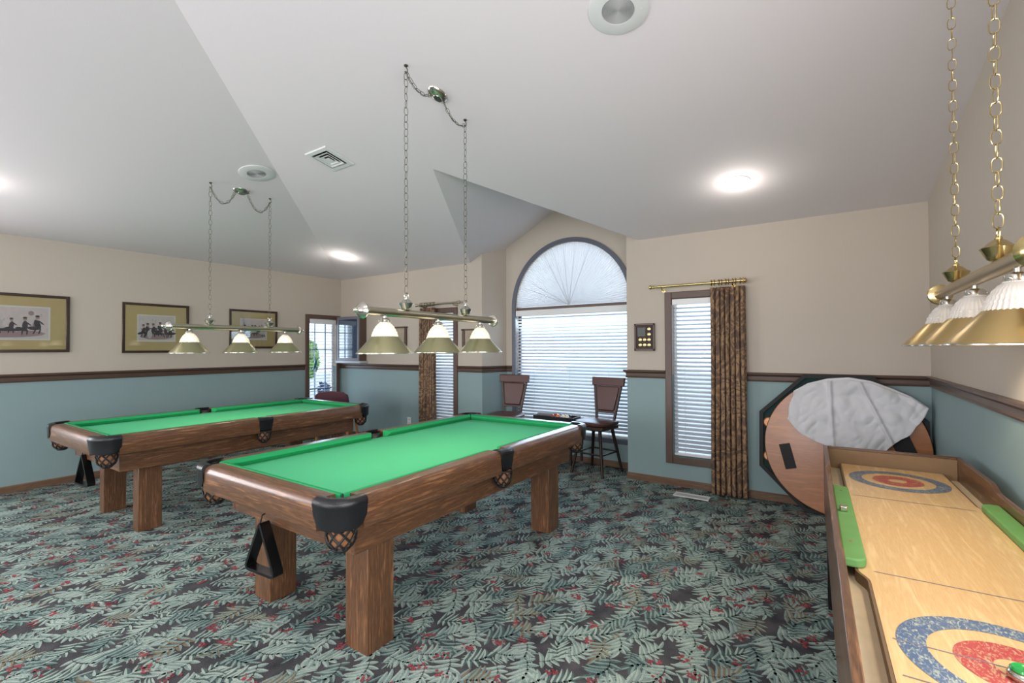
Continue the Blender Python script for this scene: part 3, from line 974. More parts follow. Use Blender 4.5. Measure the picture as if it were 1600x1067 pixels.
def lamp(x, yc, zbar, label, lit, mb_, hubm, sag, cone_m, power, canopy_dx=0, hooks=None, wire_dir=1):
    t = thing('billiard_lamp', (x, yc, zbar), label, 'hanging lamp', 'hanging billiard lamps')
    HLn = 0.60
    m = MB(); m.lathe([(0.024, -HLn), (0.024, HLn)], (0, 0, 0), 'y', 24)
    m.build('lamp_bar', mb_, t)
    for sg in (-1, 1):
        m = MB()
        pr_ = [(0.026, HLn - .012), (0.044, HLn - .006), (0.047, HLn + .003), (0.038, HLn + .016), (0.026, HLn + .028), (0.012, HLn + .034), (0.010, HLn + .04), (0.014, HLn + .046), (0.010, HLn + .054), (0.001, HLn + .058)]
        m.lathe([(a, sg * b) for a, b in pr_], (0, 0, 0), 'y', 24)
        m.build('end_cap', hubm, t)
    for yy_ in (-0.28, 0.28):
        m = MB(); m.lathe([(0.014, .020), (0.026, .026), (0.033, .040), (0.042, .058), (.044, .062), (.040, .064), (0.032, .070), (0.020, .082), (0.010, .088), (0.010, .094), (0.005, .098), (0.005, .104)], (0, yy_, 0), 'z', 24)
        hb = m.build('chain_hub', hubm, t)
        m = MB()
        ring = [(0.0, yy_ + .016 * math.cos(2 * PI * k / 14), .108 + .018 * math.sin(2 * PI * k / 14)) for k in range(14)]
        m.tube(ring, .0024, 6, closed=True)
        m.build('hub_ring', hubm, hb)
        zc_ = ceil_z(x, yc + yy_) - zbar
        m = MB(); chain(m, [(0, yy_, .124), (0, yy_, zc_ - .045)])
        m.build('hanging_chain', hubm if not lit else chain_m, t)
        m = MB(); m.lathe([(0.012, zc_), (0.012, zc_ - .006), (0.004, zc_ - .012)], (0, yy_, 0), 'z', 12)
        m.tube([(0, yy_, zc_ - .01), (0, yy_ + .012, zc_ - .022), (0, yy_ + .012, zc_ - .038), (0, yy_, zc_ - .05), (0, yy_ - .01, zc_ - .042)], .003, 6)
        m.build('ceiling_hook', chain_m, t)
        # swag to the canopy
        a = Vector((0, yy_, zc_ - .04)); zc0 = ceil_z(x, yc) - zbar
        b = Vector((0, .06 * (1 if yy_ > 0 else -1), zc0 - .03))
        m = MB(); chain(m, [a.lerp(b, k / 12) - Vector((0, 0, sag * 4 * (k / 12) * (1 - k / 12))) for k in range(13)], pitch=.034, w=.011)
        m.tube([a.lerp(b, k / 12) - Vector((0, 0, .004 + sag * 4 * (k / 12) * (1 - k / 12))) for k in range(13)], .0022, 5)
        m.build('swag_chain', chain_m, t)
    m = MB(); zc0 = ceil_z(x, yc) - zbar
    for i, (a_x, b_z) in enumerate([(1, 1)]):
        prof = [(0.072, .012), (0.070, 0.0), (0.062, -.012), (0.045, -.020), (0.030, -.026), (0.028, -.030), (0.001, -.031)]
        tilt = math.atan(SL)
        vs = []; nn = 28
        for r0, h in prof:
            for k in range(nn):
                a = 2 * PI * k / nn
                vs.append((r0 * .8 * math.cos(a), r0 * 1.15 * math.sin(a), zc0 + h - (SL * r0 * 1.15 * math.sin(a) if E + SL * (YB - yc) < E + SL * (x - XL) else -SL * r0 * .8 * math.cos(a))))
        fs = [(i_ * nn + k, i_ * nn + (k + 1) % nn, (i_ + 1) * nn + (k + 1) % nn, (i_ + 1) * nn + k) for i_ in range(len(prof) - 1) for k in range(nn)]
        m.add(vs, fs)
    m.build('ceiling_canopy', chrome, t)
    for yy_ in (-.445, 0, .445):
        # cone shade
        m = MB()
        m.lathe([(0.0715, -.138), (0.155, -.232), (0.1575, -.236), (0.155, -.237), (0.1525, -.233), (0.069, -.139)], (0, yy_, 0), 'z', 48, cap=False)
        sh = m.build('shade', cone_m, t)
        m = MB(); m.tube([(0.1565 * math.cos(2 * PI * k / 48), yy_ + .1565 * math.sin(2 * PI * k / 48), -.236) for k in range(48)], .003, 6, closed=True)
        m.build('shade_rim', chrome, sh)
        m = MB(); vs = []; nn = 72
        p_ = [(0.024, -.056), (0.032, -.064), (0.044, -.076), (0.055, -.092), (0.063, -.108), (0.069, -.124), (0.073, -.142)]
        prof = []
        for i_ in range(len(p_) - 1):
            for f_ in (0, .5):
                prof.append((p_[i_][0] * (1 - f_) + p_[i_ + 1][0] * f_ + (.0022 if f_ else -.0012), p_[i_][1] * (1 - f_) + p_[i_ + 1][1] * f_))
        prof.append(p_[-1])
        for r0, h in prof:
            for k in range(nn):
                rr1 = r0 * (1 + (.022 if k % 2 else -.022))
                a = 2 * PI * k / nn
                vs.append((rr1 * math.cos(a), yy_ + rr1 * math.sin(a), h))
        m.add(vs, [(i_ * nn + k, i_ * nn + (k + 1) % nn, (i_ + 1) * nn + (k + 1) % nn, (i_ + 1) * nn + k) for i_ in range(len(prof) - 1) for k in range(nn)])
        m.build('glass_dome', dome_on if lit else dome_dim, sh)
        m = MB(); m.lathe([(0.008, -.020), (0.008, -.034), (0.022, -.038), (0.028, -.044), (0.030, -.060), (0.026, -.062)], (0, yy_, 0), 'z', 20)
        m.sphere((0.031, yy_, -.052), .005, 5); m.sphere((-.02, yy_ - .024, -.052), .005, 5); m.sphere((-.02, yy_ + .024, -.052), .005, 5)
        m.build('shade_fitter', chrome, sh)
        m = MB(); m.sphere((0, yy_, -.125), .028, 8, (1, 1, 1.25))
        m.build('bulb', bulb_m, sh)
        d = bpy.data.lights.new('lamp_light', 'SPOT'); d.energy = power; d.color = (1.0, .86, .62); d.shadow_soft_size = .05
        d.spot_size = R(125); d.spot_blend = .6
        o = bpy.data.objects.new('lamp_light', d); COL.objects.link(o); o.location = (0, yy_, -.19); o.parent = t
    return t
lamp(-2.09, 2.262, 1.635, 'nickel three shade billiard lamp over the nearer pool table', True, nickel, chrome, 0.05, shade_m, 5.5)
lamp(-4.72, 2.315, 1.632, 'nickel three shade billiard lamp over the pool table along the print wall', True, nickel, chrome, 0.13, shade_m, 5.5)
lamp(0.45, 2.31, 1.665, 'brass three shade billiard lamp over the shuffleboard beside the right wall', False, bar_brass, brass, 0.08, mat('satin_gold_brass', rgb(196, 170, 116), 0.3, 1.0), 7)

# ---------------------------------------------------------------- ceiling fittings
def tilted_root(name, x, y, label, cat, group=None):
    t = thing(name, (x, y, ceil_z(x, y)), label, cat, group)
    if YB - y < x - XL: t.rotation_euler = (-math.atan(SL), 0, 0)
    else: t.rotation_euler = (0, -math.atan(SL), 0)
    return t
def speaker(x, y, label):
    t = tilted_root('ceiling_speaker', x, y, label, 'speaker', 'round ceiling speakers')
    m = MB(); m.lathe([(0.148, 0.0), (0.147, -.006), (0.140, -.009), (0.080, -.010), (0.079, -.006)], n=48)
    m.lathe([(.004, -.008), (.004, -.012)], (0.105, .04, 0), n=8)
    m.build('speaker_rim', white_metal, t)
    m = MB()
    prof = []
    for i in range(14):
        r0 = .079 * (1 - i / 14); prof += [(r0, -.0065), (r0 - .002, -.009), (r0 - .004, -.0065)]
    prof = [(max(.0005, a), b) for a, b in prof]
    m.lathe(prof, n=40)
    m.build('speaker_grille', grille_m, t)
speaker(-0.832, 2.205, 'large round white ceiling speaker cut by the top of the photo')
speaker(-4.33, 2.255, 'round white ceiling speaker above the farther billiard lamp')
def downlight(x, y, label, power=28):
    t = tilted_root('recessed_downlight', x, y, label, 'ceiling light', 'recessed ceiling lights')
    m = MB(); m.lathe([(0.092, .0), (0.090, -.006), (0.078, -.008), (0.072, -.004), (0.068, -.001)], n=40, cap=False)
    m.lathe([(0.062, -.001), (0.060, -.006), (0.054, -.007), (0.052, -.002)], n=40, cap=False)
    m.build('downlight_trim', white_metal, t)
    m = MB(); m.lathe([(0.068, -.0012), (0.04, -.006), (0.001, -.008)], n=32)
    m.build('downlight_lens', lens_m, t)
    d = bpy.data.lights.new('downlight_lamp', 'POINT'); d.energy = power; d.color = (1, .95, .87); d.shadow_soft_size = .05
    o = bpy.data.objects.new('downlight_lamp', d); COL.objects.link(o); o.parent = t; o.location = (0, 0, -.12)
downlight(-0.56, 4.10, 'lit recessed downlight in the ceiling above the patterned curtain', 3)
downlight(-5.64, 4.16, 'lit recessed downlight in the far left corner of the ceiling', 3.5)
downlight(-5.66, 0.72, 'lit recessed downlight at the left edge of the photo', 1.5)
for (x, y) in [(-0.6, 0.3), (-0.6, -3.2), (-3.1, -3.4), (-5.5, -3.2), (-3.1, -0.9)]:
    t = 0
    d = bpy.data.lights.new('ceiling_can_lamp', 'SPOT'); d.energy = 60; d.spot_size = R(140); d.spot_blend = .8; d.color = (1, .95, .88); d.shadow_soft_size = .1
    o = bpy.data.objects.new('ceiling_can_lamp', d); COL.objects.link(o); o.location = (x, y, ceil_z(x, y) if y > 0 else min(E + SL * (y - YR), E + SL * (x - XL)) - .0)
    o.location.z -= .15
# air vent
t = tilted_root('ceiling_air_vent', -3.51, 2.448, 'square white ceiling air vent with stepped louvres', 'air vent')
def sqring(m, a0, a1, z0, z1, tk=.002):
    for k in range(4):
        c, s_ = math.cos(k * PI / 2), math.sin(k * PI / 2)
        P = lambda u, v, z: (u * c - v * s_, u * s_ + v * c, z)
        m.hexa([P(-a0, -a0, z0), P(a0, -a0, z0), P(a1, -a1, z1), P(-a1, -a1, z1)],
               [P(-a0, -a0, z0 + tk), P(a0, -a0, z0 + tk), P(a1, -a1, z1 + tk), P(-a1, -a1, z1 + tk)])
m = MB(); sqring(m, .145, .140, -.002, -.010); sqring(m, .140, .106, -.010, -.012)
m.build('vent_frame', white_metal, t, smooth=False)
for a0 in (.090, .060):
    m = MB(); sqring(m, a0, a0 - .008, -.016, -.016, .0015); sqring(m, a0 - .008, a0 - .026, -.016, -.003, .0015)
    m.build('louvre', white_metal, t, smooth=False)
m = MB(); m.box(-.030, .030, -.030, .030, -.016, -.014)
m.build('centre_plate', white_metal, t)
m = MB(); m.box(-.105, .105, -.105, .105, -.0015, -.0005)
m.build('vent_throat', black_p, t, smooth=False)

# ---------------------------------------------------------------- curtains, rods
cur_m, nt, b = new_mat('paisley_curtain')
tc = nt.nodes.new('ShaderNodeTexCoord')
nz = nt.nodes.new('ShaderNodeTexNoise'); nz.inputs['Scale'].default_value = 5.5; nz.inputs['Detail'].default_value = 2; nz.inputs['Distortion'].default_value = 1.2
ml = nt.nodes.new('ShaderNodeMath'); ml.operation = 'MULTIPLY'; ml.inputs[1].default_value = 40
sn = nt.nodes.new('ShaderNodeMath'); sn.operation = 'SINE'
n2 = nt.nodes.new('ShaderNodeTexNoise'); n2.inputs['Scale'].default_value = 40
a2 = nt.nodes.new('ShaderNodeMath'); a2.operation = 'MULTIPLY_ADD'; a2.inputs[1].default_value = 0.9
cr = nt.nodes.new('ShaderNodeValToRGB')
cr.color_ramp.elements[0].position = 0.15; cr.color_ramp.elements[0].color = rgb(92, 73, 62)
cr.color_ramp.elements[1].position = 1.0; cr.color_ramp.elements[1].color = rgb(160, 132, 100)
e_ = cr.color_ramp.elements.new(.55); e_.color = rgb(130, 100, 74)
nt.links.new(tc.outputs['Object'], nz.inputs['Vector']); nt.links.new(tc.outputs['Object'], n2.inputs['Vector'])
nt.links.new(nz.outputs[0], ml.inputs[0]); nt.links.new(ml.outputs[0], sn.inputs[0]); nt.links.new(n2.outputs[0], a2.inputs[0])
h_ = nt.nodes.new('ShaderNodeMath'); h_.operation = 'MULTIPLY'; h_.inputs[1].default_value = .38
nt.links.new(sn.outputs[0], h_.inputs[0]); nt.links.new(h_.outputs[0], a2.inputs[2])
nt.links.new(a2.outputs[0], cr.inputs[0]); nt.links.new(cr.outputs[0], b.inputs['Base Color'])
b.inputs['Roughness'].default_value = .8
def curtain(x0, x1, label, rod_label, rod0, rod1, flip, rod_m):
    t = thing('curtain_rod', ((rod0 + rod1) / 2, YB - .09, 2.055), rod_label, 'curtain rod', 'curtain rods')
    h = (rod1 - rod0) / 2
    m = MB(); m.lathe([(.013, -h + .05), (.013, h - .05)], (0, 0, 0), 'x', 16)
    m.build('rod', rod_m, t)
    for sg in (-1, 1):
        m = MB(); pr_ = [(.014, h - .055), (.019, h - .05), (.019, h - .044), (.012, h - .04), (.012, h - .034), (.022, h - .024), (.024, h - .014), (.018, h - .004), (.006, h), (.001, h + .004)]
        m.lathe([(a, sg * b_) for a, b_ in pr_], (0, 0, 0), 'x', 16)
        m.build('finial', rod_m, t)
        m = MB(); xx_ = sg * (h - .13); m.tube([(xx_, 0, -.012), (xx_, .02, -.03), (xx_, .088, -.035)], .007, 8); m.lathe([(.02, .083), (.02, .09)], (xx_, 0, -.035), 'y', 14)
        m.build('bracket', rod_m, t)
    t2 = thing('curtain', ((x0 + x1) / 2, YB - .09, 0.012), label, 'curtain', 'patterned curtains')
    w = x1 - x0
    NF = 7
    for k in range(10):
        m = MB(); xx_ = -w / 2 + .01 + (w - .02) * k / 9 + .004 * (-1) ** k
        m.tube([(xx_ + .003 * math.sin(7 * k), .027 * math.cos(2 * PI * q / 16), 2.043 + .027 * math.sin(2 * PI * q / 16)) for q in range(16)], .0048, 6, closed=True)
        m.build('curtain_ring', rod_m, t2)
    rc = random.Random(3 if flip else 4)
    ph = [rc.uniform(-.5, .5) for _ in range(4)]
    def fn(u, v):
        z = v * 1.995
        am = .020 + .018 * (1 - v)
        if v > .93: am *= .6
        w_ = w * (1 + .06 * (1 - v)) * (1 - .03 * math.sin(PI * v))
        wob = .25 * math.sin(3 * v + ph[0]) + .2 * math.sin(7 * v + ph[1] + u * 3)
        a = 2 * PI * NF * u + wob * (1 - v) * 2 + ph[2]
        x = (u - .5) * w_ + .010 * math.sin(2 * a)
        y = am * math.cos(a) + .006 * math.cos(2.3 * a + 5 * v)
        if v > .94: y += .008 * math.cos(a * 3)
        return (x, y, z)
    m = MB(); m.grid(fn, 220, 40)
    m.build('curtain_fabric', cur_m, t2, angle=180, solid=.003, fix=False)
curtain(-0.925, -0.615, 'brown and gold paisley curtain on the right side of the nearer narrow window', 'brass curtain rod above the narrow window beside the medal plaque', -1.525, -0.595, False, brass)
curtain(-4.86, -4.57, 'brown paisley curtain at the farther narrow window, behind the nearer billiard lamp', 'nickel curtain rod on the wall left of the alcove', -4.95, -4.10, True, nickel)

# ---------------------------------------------------------------- pictures on the left wall
ink = [mat('print_dusty_pink', rgb(226, 216, 214), .7, vary=.14, vscale=30), mat('print_dark_ink', rgb(66, 66, 76), .7), mat('print_pale_dress', rgb(206, 204, 204), .7),
       mat('print_skin', rgb(190, 160, 146), .7), mat('print_mauve', rgb(172, 150, 154), .7)]
def picture(y0, y1, z0, z1, label, pm, seed, group='framed prints on the left wall'):
    """hangs on the left wall; local x = depth from the wall, y along, z up"""
    yc = (y0 + y1) / 2
    t = thing('framed_print', (XL, yc, z0), label, 'picture', group)
    h = (y1 - y0) / 2; H = z1 - z0
    fw = .028
    m = MB()
    for (a, b_, p, q) in [(-h, -h + fw, 0, H), (h - fw, h, 0, H), (-h + fw, h - fw, H - fw, H), (-h + fw, h - fw, 0, fw)]:
        m.box(.002, .028, a, b_, p, q)
    m.build('frame', frame_m, t, bevel=.004)
    m = MB()
    for (a, b_, p, q) in [(-h - .003, -h, 0, H), (h, h + .003, 0, H)]:
        m.box(.002, .020, a, b_, p, q)
    m.build('frame_edge', wall_white_edge, t)
    m = MB(); m.box(.004, .010, -h + fw, h - fw, fw, H - fw)
    m.build('picture_mat', gold_mat, t, smooth=False)
    py, pz = pm
    iy0, iy1, iz0, iz1 = -h + py, h - py, pz, H - pz
    m = MB(); m.box(.010, .011, iy0, iy1, iz0, iz1)
    m.build('print_border', paper_w, t, smooth=False)
    b_ = .014
    m = MB(); m.cur = 0; m.box(.011, .0115, iy0 + b_, iy1 - b_, iz0 + b_, iz1 - b_)
    rp_ = random.Random(seed)
    W_ = iy1 - iy0 - 2 * b_; Hh = iz1 - iz0 - 2 * b_
    def disc(cy_, cz_, ry, rz_, k, x=.0118, rot=0):
        m.cur = k
        vs = []
        for q in range(12):
            a = 2 * PI * q / 12; u = ry * math.cos(a); v = rz_ * math.sin(a)
            vs.append((x, cy_ + u * math.cos(rot) - v * math.sin(rot), cz_ + u * math.sin(rot) + v * math.cos(rot)))
        m.add(vs, [tuple(range(12))])
    disc(0, iz0 + b_ + Hh * .17, W_ * .47, Hh * .13, 4)
    for q in range(16):
        disc(iy0 + b_ + W_ * rp_.uniform(.08, .92), iz0 + b_ + Hh * rp_.uniform(.25, .85), W_ * rp_.uniform(.01, .035), Hh * rp_.uniform(.03, .12), rp_.choice([4, 4, 0, 2]), .0119, rp_.uniform(-1, 1))
    nf = 6
    for i in range(nf):
        cy_ = iy0 + b_ + W_ * (.12 + .76 * i / (nf - 1)) + rp_.uniform(-.01, .01)
        cz_ = iz0 + b_ + Hh * rp_.uniform(.42, .52)
        s_ = Hh * rp_.uniform(.13, .17)
        k = rp_.choice([1, 1, 2, 1])
        disc(cy_, cz_ - s_ * .2, s_ * .42, s_ * 1.0, k, .0120, rp_.uniform(-.5, .5)); disc(cy_ + s_ * .5, cz_ + s_ * .2, s_ * .6, s_ * .13, k, .01205, rp_.uniform(-.8, .8)); disc(cy_ - s_ * .4, cz_ - s_ * 1.5, s_ * .12, s_ * .6, 1, .01205, rp_.uniform(-.4, .4)); disc(cy_ + s_ * .3, cz_ - s_ * 1.5, s_ * .12, s_ * .6, 1, .01206, rp_.uniform(-.4, .4))
        disc(cy_ + rp_.choice([-1, 1]) * s_ * .5, cz_ - s_ * .9, s_ * .9, s_ * .35, k, .0121, rp_.uniform(-.6, .6))
        disc(cy_, cz_ + s_ * 1.15, s_ * .3, s_ * .36, 3, .0122)
        disc(cy_, cz_ + s_ * 1.4, s_ * .32, s_ * .2, 1, .0123)
    disc(iy0 + b_ + W_ * .55, iz0 + b_ + Hh * .28, W_ * .16, Hh * .05, 1, .0124)
    disc(iy0 + b_ + W_ * .3, iz0 + b_ + Hh * .25, W_ * .07, Hh * .17, 2, .0124)
    m.build('printed_scene', ink, t, smooth=False)
    m = MB(); m.box(.015, .0165, -h + fw, h - fw, fw, H - fw)
    m.build('picture_glass', pic_glass, t, smooth=False)
picture(0.56, 1.537, 1.405, 2.003, 'wide gold matted print in a dark frame, leftmost on the wall', (.15, .125), 1)
picture(1.99, 2.676, 1.39, 1.985, 'gold matted print in a dark frame between the cut off one and the billiard lamp', (.145, .135), 2)
picture(3.164, 3.84, 1.44, 1.985, 'gold matted print in a dark frame nearest the corner window, behind lamp shades', (.15, .12), 3)
# two small pictures on the back wall
def small_picture(x0, x1, z0, z1, label):
    t = thing('framed_picture', ((x0 + x1) / 2, YB, z0), label, 'picture', 'small pictures on the back wall')
    h = (x1 - x0) / 2; H = z1 - z0; fw = .04
    m = MB()
    for (a, b_, p, q) in [(-h, -h + fw, 0, H), (h - fw, h, 0, H), (-h - .015, h + .015, H - .02, H), (-h + fw, h - fw, 0, fw)]:
        m.box(a, b_, -.03, -.002, p, q)
    m.build('frame', trim_wood, t, bevel=.004)
    m = MB(); m.box(-h + fw, h - fw, -.012, -.004, fw, H - .02)
    m.build('picture_panel', mat('faded_brown_print', rgb(168, 154, 134), .6, vary=.35, vscale=9), t, smooth=False)
small_picture(-5.78, -5.21, 1.40, 1.76, 'small brown framed picture behind the left shade of the nearer lamp')
small_picture(-4.125, -3.88, 1.44, 1.69, 'small brown framed picture behind the right shade of the nearer lamp')

# display cabinet in the corner on the back wall
t = thing('display_cabinet', (-6.42, YB - .002, 1.195), 'brown box cabinet with a glass door beside the corner window', 'cabinet')
m = MB(); D = .13
m.box(-.28, .28, -.012, 0, .04, .755)
m.box(-.28, -.265, -D, -.012, .04, .755); m.box(.265, .28, -D, -.012, .04, .755)
m.box(-.265, .265, -D, -.012, .74, .755); m.box(-.265, .265, -D, -.012, .04, .055)
m.build('cabinet_body', trim_wood, t, bevel=.003)
m = MB()
for (a, b_, p, q) in [(-.28, -.235, .04, .755), (.235, .28, .04, .755), (-.235, .235, .71, .755), (-.235, .235, .04, .085)]:
    m.box(a, b_, -D - .02, -D - .001, p, q)
dd_ = m.build('cabinet_door', mat('grey_door_frame', rgb(112, 112, 120), .35), t, bevel=.003)
m = MB(); m.box(-.235, .235, -D - .012, -D - .008, .085, .71)
m.build('door_glass', mat('dark_reflective_glass', rgb(40, 60, 84), .04, .0, spec=1.0, coat=1), dd_, smooth=False)
m = MB(); m.box(-.31, .31, -D - .02, 0, .0, .038)
m.build('glare_ledge', mat('painted_glare', rgb(180, 184, 190), .3), t, bevel=.004)  # pale strip imitates window glare on the wall above the chair rail

# suncatcher in the corner window
t = thing('window_ornament', (XL + .032, 4.45, 1.0), 'small dark teal hanging ornament at the left of the corner window', 'ornament')
m = MB()
m.tube([(0, -.03, .10), (0, -.005, .14), (0, .012, .19), (0, .02, .25), (0, .008, .30)], [.006, .016, .02, .012, .002], 8)
m.tube([(0, .012, .16), (0, .035, .10), (0, .03, .06)], [.008, .006, .002], 6)
m.build('ornament_body', pane_teal, t)
m = MB(); m.tube([(0, .008, .30), (0, .008, .86)], .001, 4)
m.build('hanging_thread', white_p, t)

# outlet, floor register
t = thing('wall_outlet', (-5.17, YB, 0.345), 'white outlet plate low on the teal wall between the tables', 'outlet')
m = MB(); m.box(-.036, .036, -.006, 0, -.058, .058); m.build('cover_plate', white_p, t, bevel=.002)
m = MB()
for z in (-.024, .024): m.lathe([(.016, -.0075), (.016, -.006)], (0, 0, z), 'y', 16)
m.build('socket', mat('socket_grey', rgb(190, 190, 188), .4), t)
t = thing('floor_register', (-1.07, 4.675, 0.0), 'white metal floor air register below the nearer narrow window', 'floor vent')
m = MB(); m.box(-.16, .16, -.06, -.045, .002, .010); m.box(-.16, .16, .045, .06, .002, .010); m.box(-.16, -.14, -.045, .045, .002, .010); m.box(.14, .16, -.045, .045, .002, .010)
m.build('register_frame', white_metal, t)
m = MB()
for k in range(22): m.box(-.138 + k * .0127, -.130 + k * .0127, -.045, .045, .003, .008)
m.build('register_fins', white_metal, t)
m = MB(); m.box(-.14, .14, -.045, .045, .0015, .0025); m.build('register_duct', mat('duct_grey', rgb(90, 94, 98), .7), t)

# medal plaque
t = thing('medal_plaque', (-1.60, YB, 1.392), 'small wooden plaque with a dark photo and round gold medals', 'plaque')
m = MB(); m.box(-.108, .108, -.018, -.002, 0, .29)
m.build('plaque_board', wood('plaque_walnut', rgb(40, 24, 16), rgb(66, 40, 28), rgb(84, 54, 38), 'z', rough=.6, coat=0), t, bevel=.003)
m = MB()
for (a, b_, p, q) in [(-.11, -.092, 0, .29), (.092, .11, 0, .29), (-.11, .11, .272, .292), (-.11, .11, -.002, .018), (-.115, .115, .262, .268), (-.115, .115, .022, .028)]:
    m.box(a, b_, -.026, -.018, p, q)
m.build('plaque_border', rail_wood, t, bevel=.002)
m = MB(); m.box(-.075, .012, -.022, -.018, .155, .25); m.build('plaque_photo', mat('dark_photo', rgb(34, 36, 34), .3), t)
m0 = mat('gold_medal', rgb(214, 196, 140), .3, .9)
for (x, z) in [(.05, .232), (.05, .175), (.05, .118), (.05, .062), (.002, .118), (.002, .062), (-.046, .118), (-.046, .062)]:
    m = MB(); m.lathe([(.019, -.018), (.019, -.023), (.016, -.025), (.001, -.024)], (x, 0, z), 'y', 20); m.build('medal', m0, t)

# ---------------------------------------------------------------- bar stools
def stool(loc, rz, label):
    """faces -y"""
    t = thing('bar_stool', loc, label, 'bar stool', 'bar stools by the arched window', rz)
    SH = .60
    def fn(u, v):
        pass
    m = MB()
    # rounded cushion
    pts = []
    for k in range(32):
        a = 2 * PI * k / 32
        ca, sa = math.cos(a), math.sin(a)
        ex = lambda c_: math.copysign(abs(c_) ** .55, c_)
        pts.append((ex(ca), ex(sa)))
    rings = [(.195, SH - .055), (.215, SH - .045), (.222, SH - .025), (.212, SH - .008), (.18, SH), (.10, SH + .005), (.02, SH + .006)]
    vs = [(p[0] * r0, p[1] * r0 * .95 - .0, z) for r0, z in rings for p in pts]
    n = 32
    m.add(vs, [(i * n + k, i * n + (k + 1) % n, (i + 1) * n + (k + 1) % n, (i + 1) * n + k) for i in range(len(rings) - 1) for k in range(n)] + [tuple(range(n))[::-1], tuple((len(rings) - 1) * n + k for k in range(n))])
    m.build('seat', stool_leather, t)
    m = MB(); m.box(-.185, .185, -.175, .175, SH - .10, SH - .056); m.lathe([(.09, SH - .125), (.09, SH - .10)], n=20)
    m.build('seat_base', stool_frame_m, t, bevel=.012)
    # back: tapered, leaning
    def bp(x, z):   # lean
        return (x, .185 + (z - SH) * .16, z)
    def slab(m, quad, th0, th1):
        b = [bp(*q) for q in quad]
        vs = [(p[0], p[1] - th0, p[2]) for p in b] + [(p[0], p[1] + th1, p[2]) for p in b]
        m.add(vs, [(0, 1, 2, 3), (7, 6, 5, 4), (0, 4, 5, 1), (1, 5, 6, 2), (2, 6, 7, 3), (3, 7, 4, 0)])
    m = MB()
    for sg in (-1, 1):
        slab(m, [(sg * .125, SH - .06), (sg * .098, SH - .06), (sg * .165, SH + .40), (sg * .195, SH + .40)], .014, .014)
    slab(m, [(-.14, SH + .06), (.14, SH + .06), (.142, SH + .085), (-.142, SH + .085)], .010, .010)
    m.build('back_frame', stool_frame_m, t, bevel=.004)
    m = MB(); slab(m, [(-.215, SH + .375), (.215, SH + .375), (.222, SH + .475), (-.222, SH + .475)], .020, .018)
    m.build('top_rail', stool_leather, t, bevel=.010, seg=3)
    m = MB(); slab(m, [(-.112, SH + .085), (.112, SH + .085), (.158, SH + .372), (-.158, SH + .372)], .020, .012)
    m.build('backrest', stool_leather, t, bevel=.014, seg=3)
    for sx in (-1, 1):
        for sy in (-1, 1):
            m = MB(); m.tube([(sx * .125, sy * .125, SH - .10), (sx * .205, sy * .205, 0.008)], [.021, .015], 8)
            m.lathe([(.015, 0), (.015, .01)], (sx * .205, sy * .205, 0), n=10)
            m.build('leg', dark_m, t)
    m = MB(); zf = .235; q = .125 + .08 * (SH - .1 - zf) / (SH - .1)
    for p0, p1 in [((-q, -q), (q, -q)), ((q, -q), (q, q)), ((q, q), (-q, q)), ((-q, q), (-q, -q))]:
        m.tube([(p0[0], p0[1], zf), (p1[0], p1[1], zf)], .010, 8)
    m.build('foot_ring', dark_m, t)
    return t
stool((-2.19, 5.02, 0), R(-10), 'brown leather bar stool at the right end of the wide blind, fully visible legs')
stool((-3.40, 4.93, 0), R(6), 'brown leather bar stool behind the far corner of the nearer pool table')

# rolling cart with tray of balls
t = thing('rolling_cart', (-2.73, 5.05, 0), 'dark rolling cart with a blue grey lower shelf between the stools', 'cart')
m = MB(); m.box(-.28, .28, -.16, .16, .545, .565); m.build('top_shelf', dark_m, t, bevel=.003)
m = MB(); m.box(-.27, .27, -.15, .15, .245, .262); m.build('lower_shelf', mat('blue_grey_shelf', rgb(110, 140, 170), .3), t, bevel=.003)
for sx in (-1, 1):
    for sy in (-1, 1):
        m = MB(); m.box(sx * .265 - .012, sx * .265 + .012, sy * .145 - .012, sy * .145 + .012, .06, .55); lg = m.build('cart_leg', dark_m, t)
        m = MB(); m.lathe([(.0285, -.01), (.0285, .01)], (sx * .265, sy * .145, .0285), 'y', 16); m.box(sx * .265 - .006, sx * .265 + .006, sy * .145 - .014, sy * .145 + .014, .03, .062)
        m.build('caster', chrome, lg)
t = thing('ball_tray', (-2.70, 5.0, .566), 'black tray holding pool balls on the rolling cart', 'tray')
m = MB(); m.box(-.27, .27, -.10, .10, 0, .008)
m.box(-.27, .27, -.10, -.092, .008, .045); m.box(-.27, .27, .092, .10, .008, .045); m.box(-.27, -.262, -.092, .092, .008, .045); m.box(.262, .27, -.092, .092, .008, .045)
m.build('tray_body', black_p, t)
t = thing('folded_towel', (-2.84, 5.0, .575), 'grey speckled folded cloth at the left end of the ball tray', 'cloth')
m = MB(); m.box(-.10, .10, -.075, .075, 0, .03); m.box(-.095, .10, -.07, .07, .031, .060)
m.build('towel_fabric', mat('speckled_grey', rgb(130, 126, 128), .9, vary=.4, vscale=60), t, bevel=.01, seg=3)
balls = [(-.02, .03, (196, 70, 40)), (.04, -.03, (225, 120, 60)), (-.035, -.045, (170, 60, 40)), (.035, .035, (30, 40, 90)), (.10, -.03, (230, 225, 205)), (.095, .03, (200, 150, 60)), (.155, -.03, (236, 226, 196)), (.15, .035, (40, 46, 60))]
names = ['red', 'orange', 'brick red', 'navy', 'white', 'yellow', 'cream', 'black']
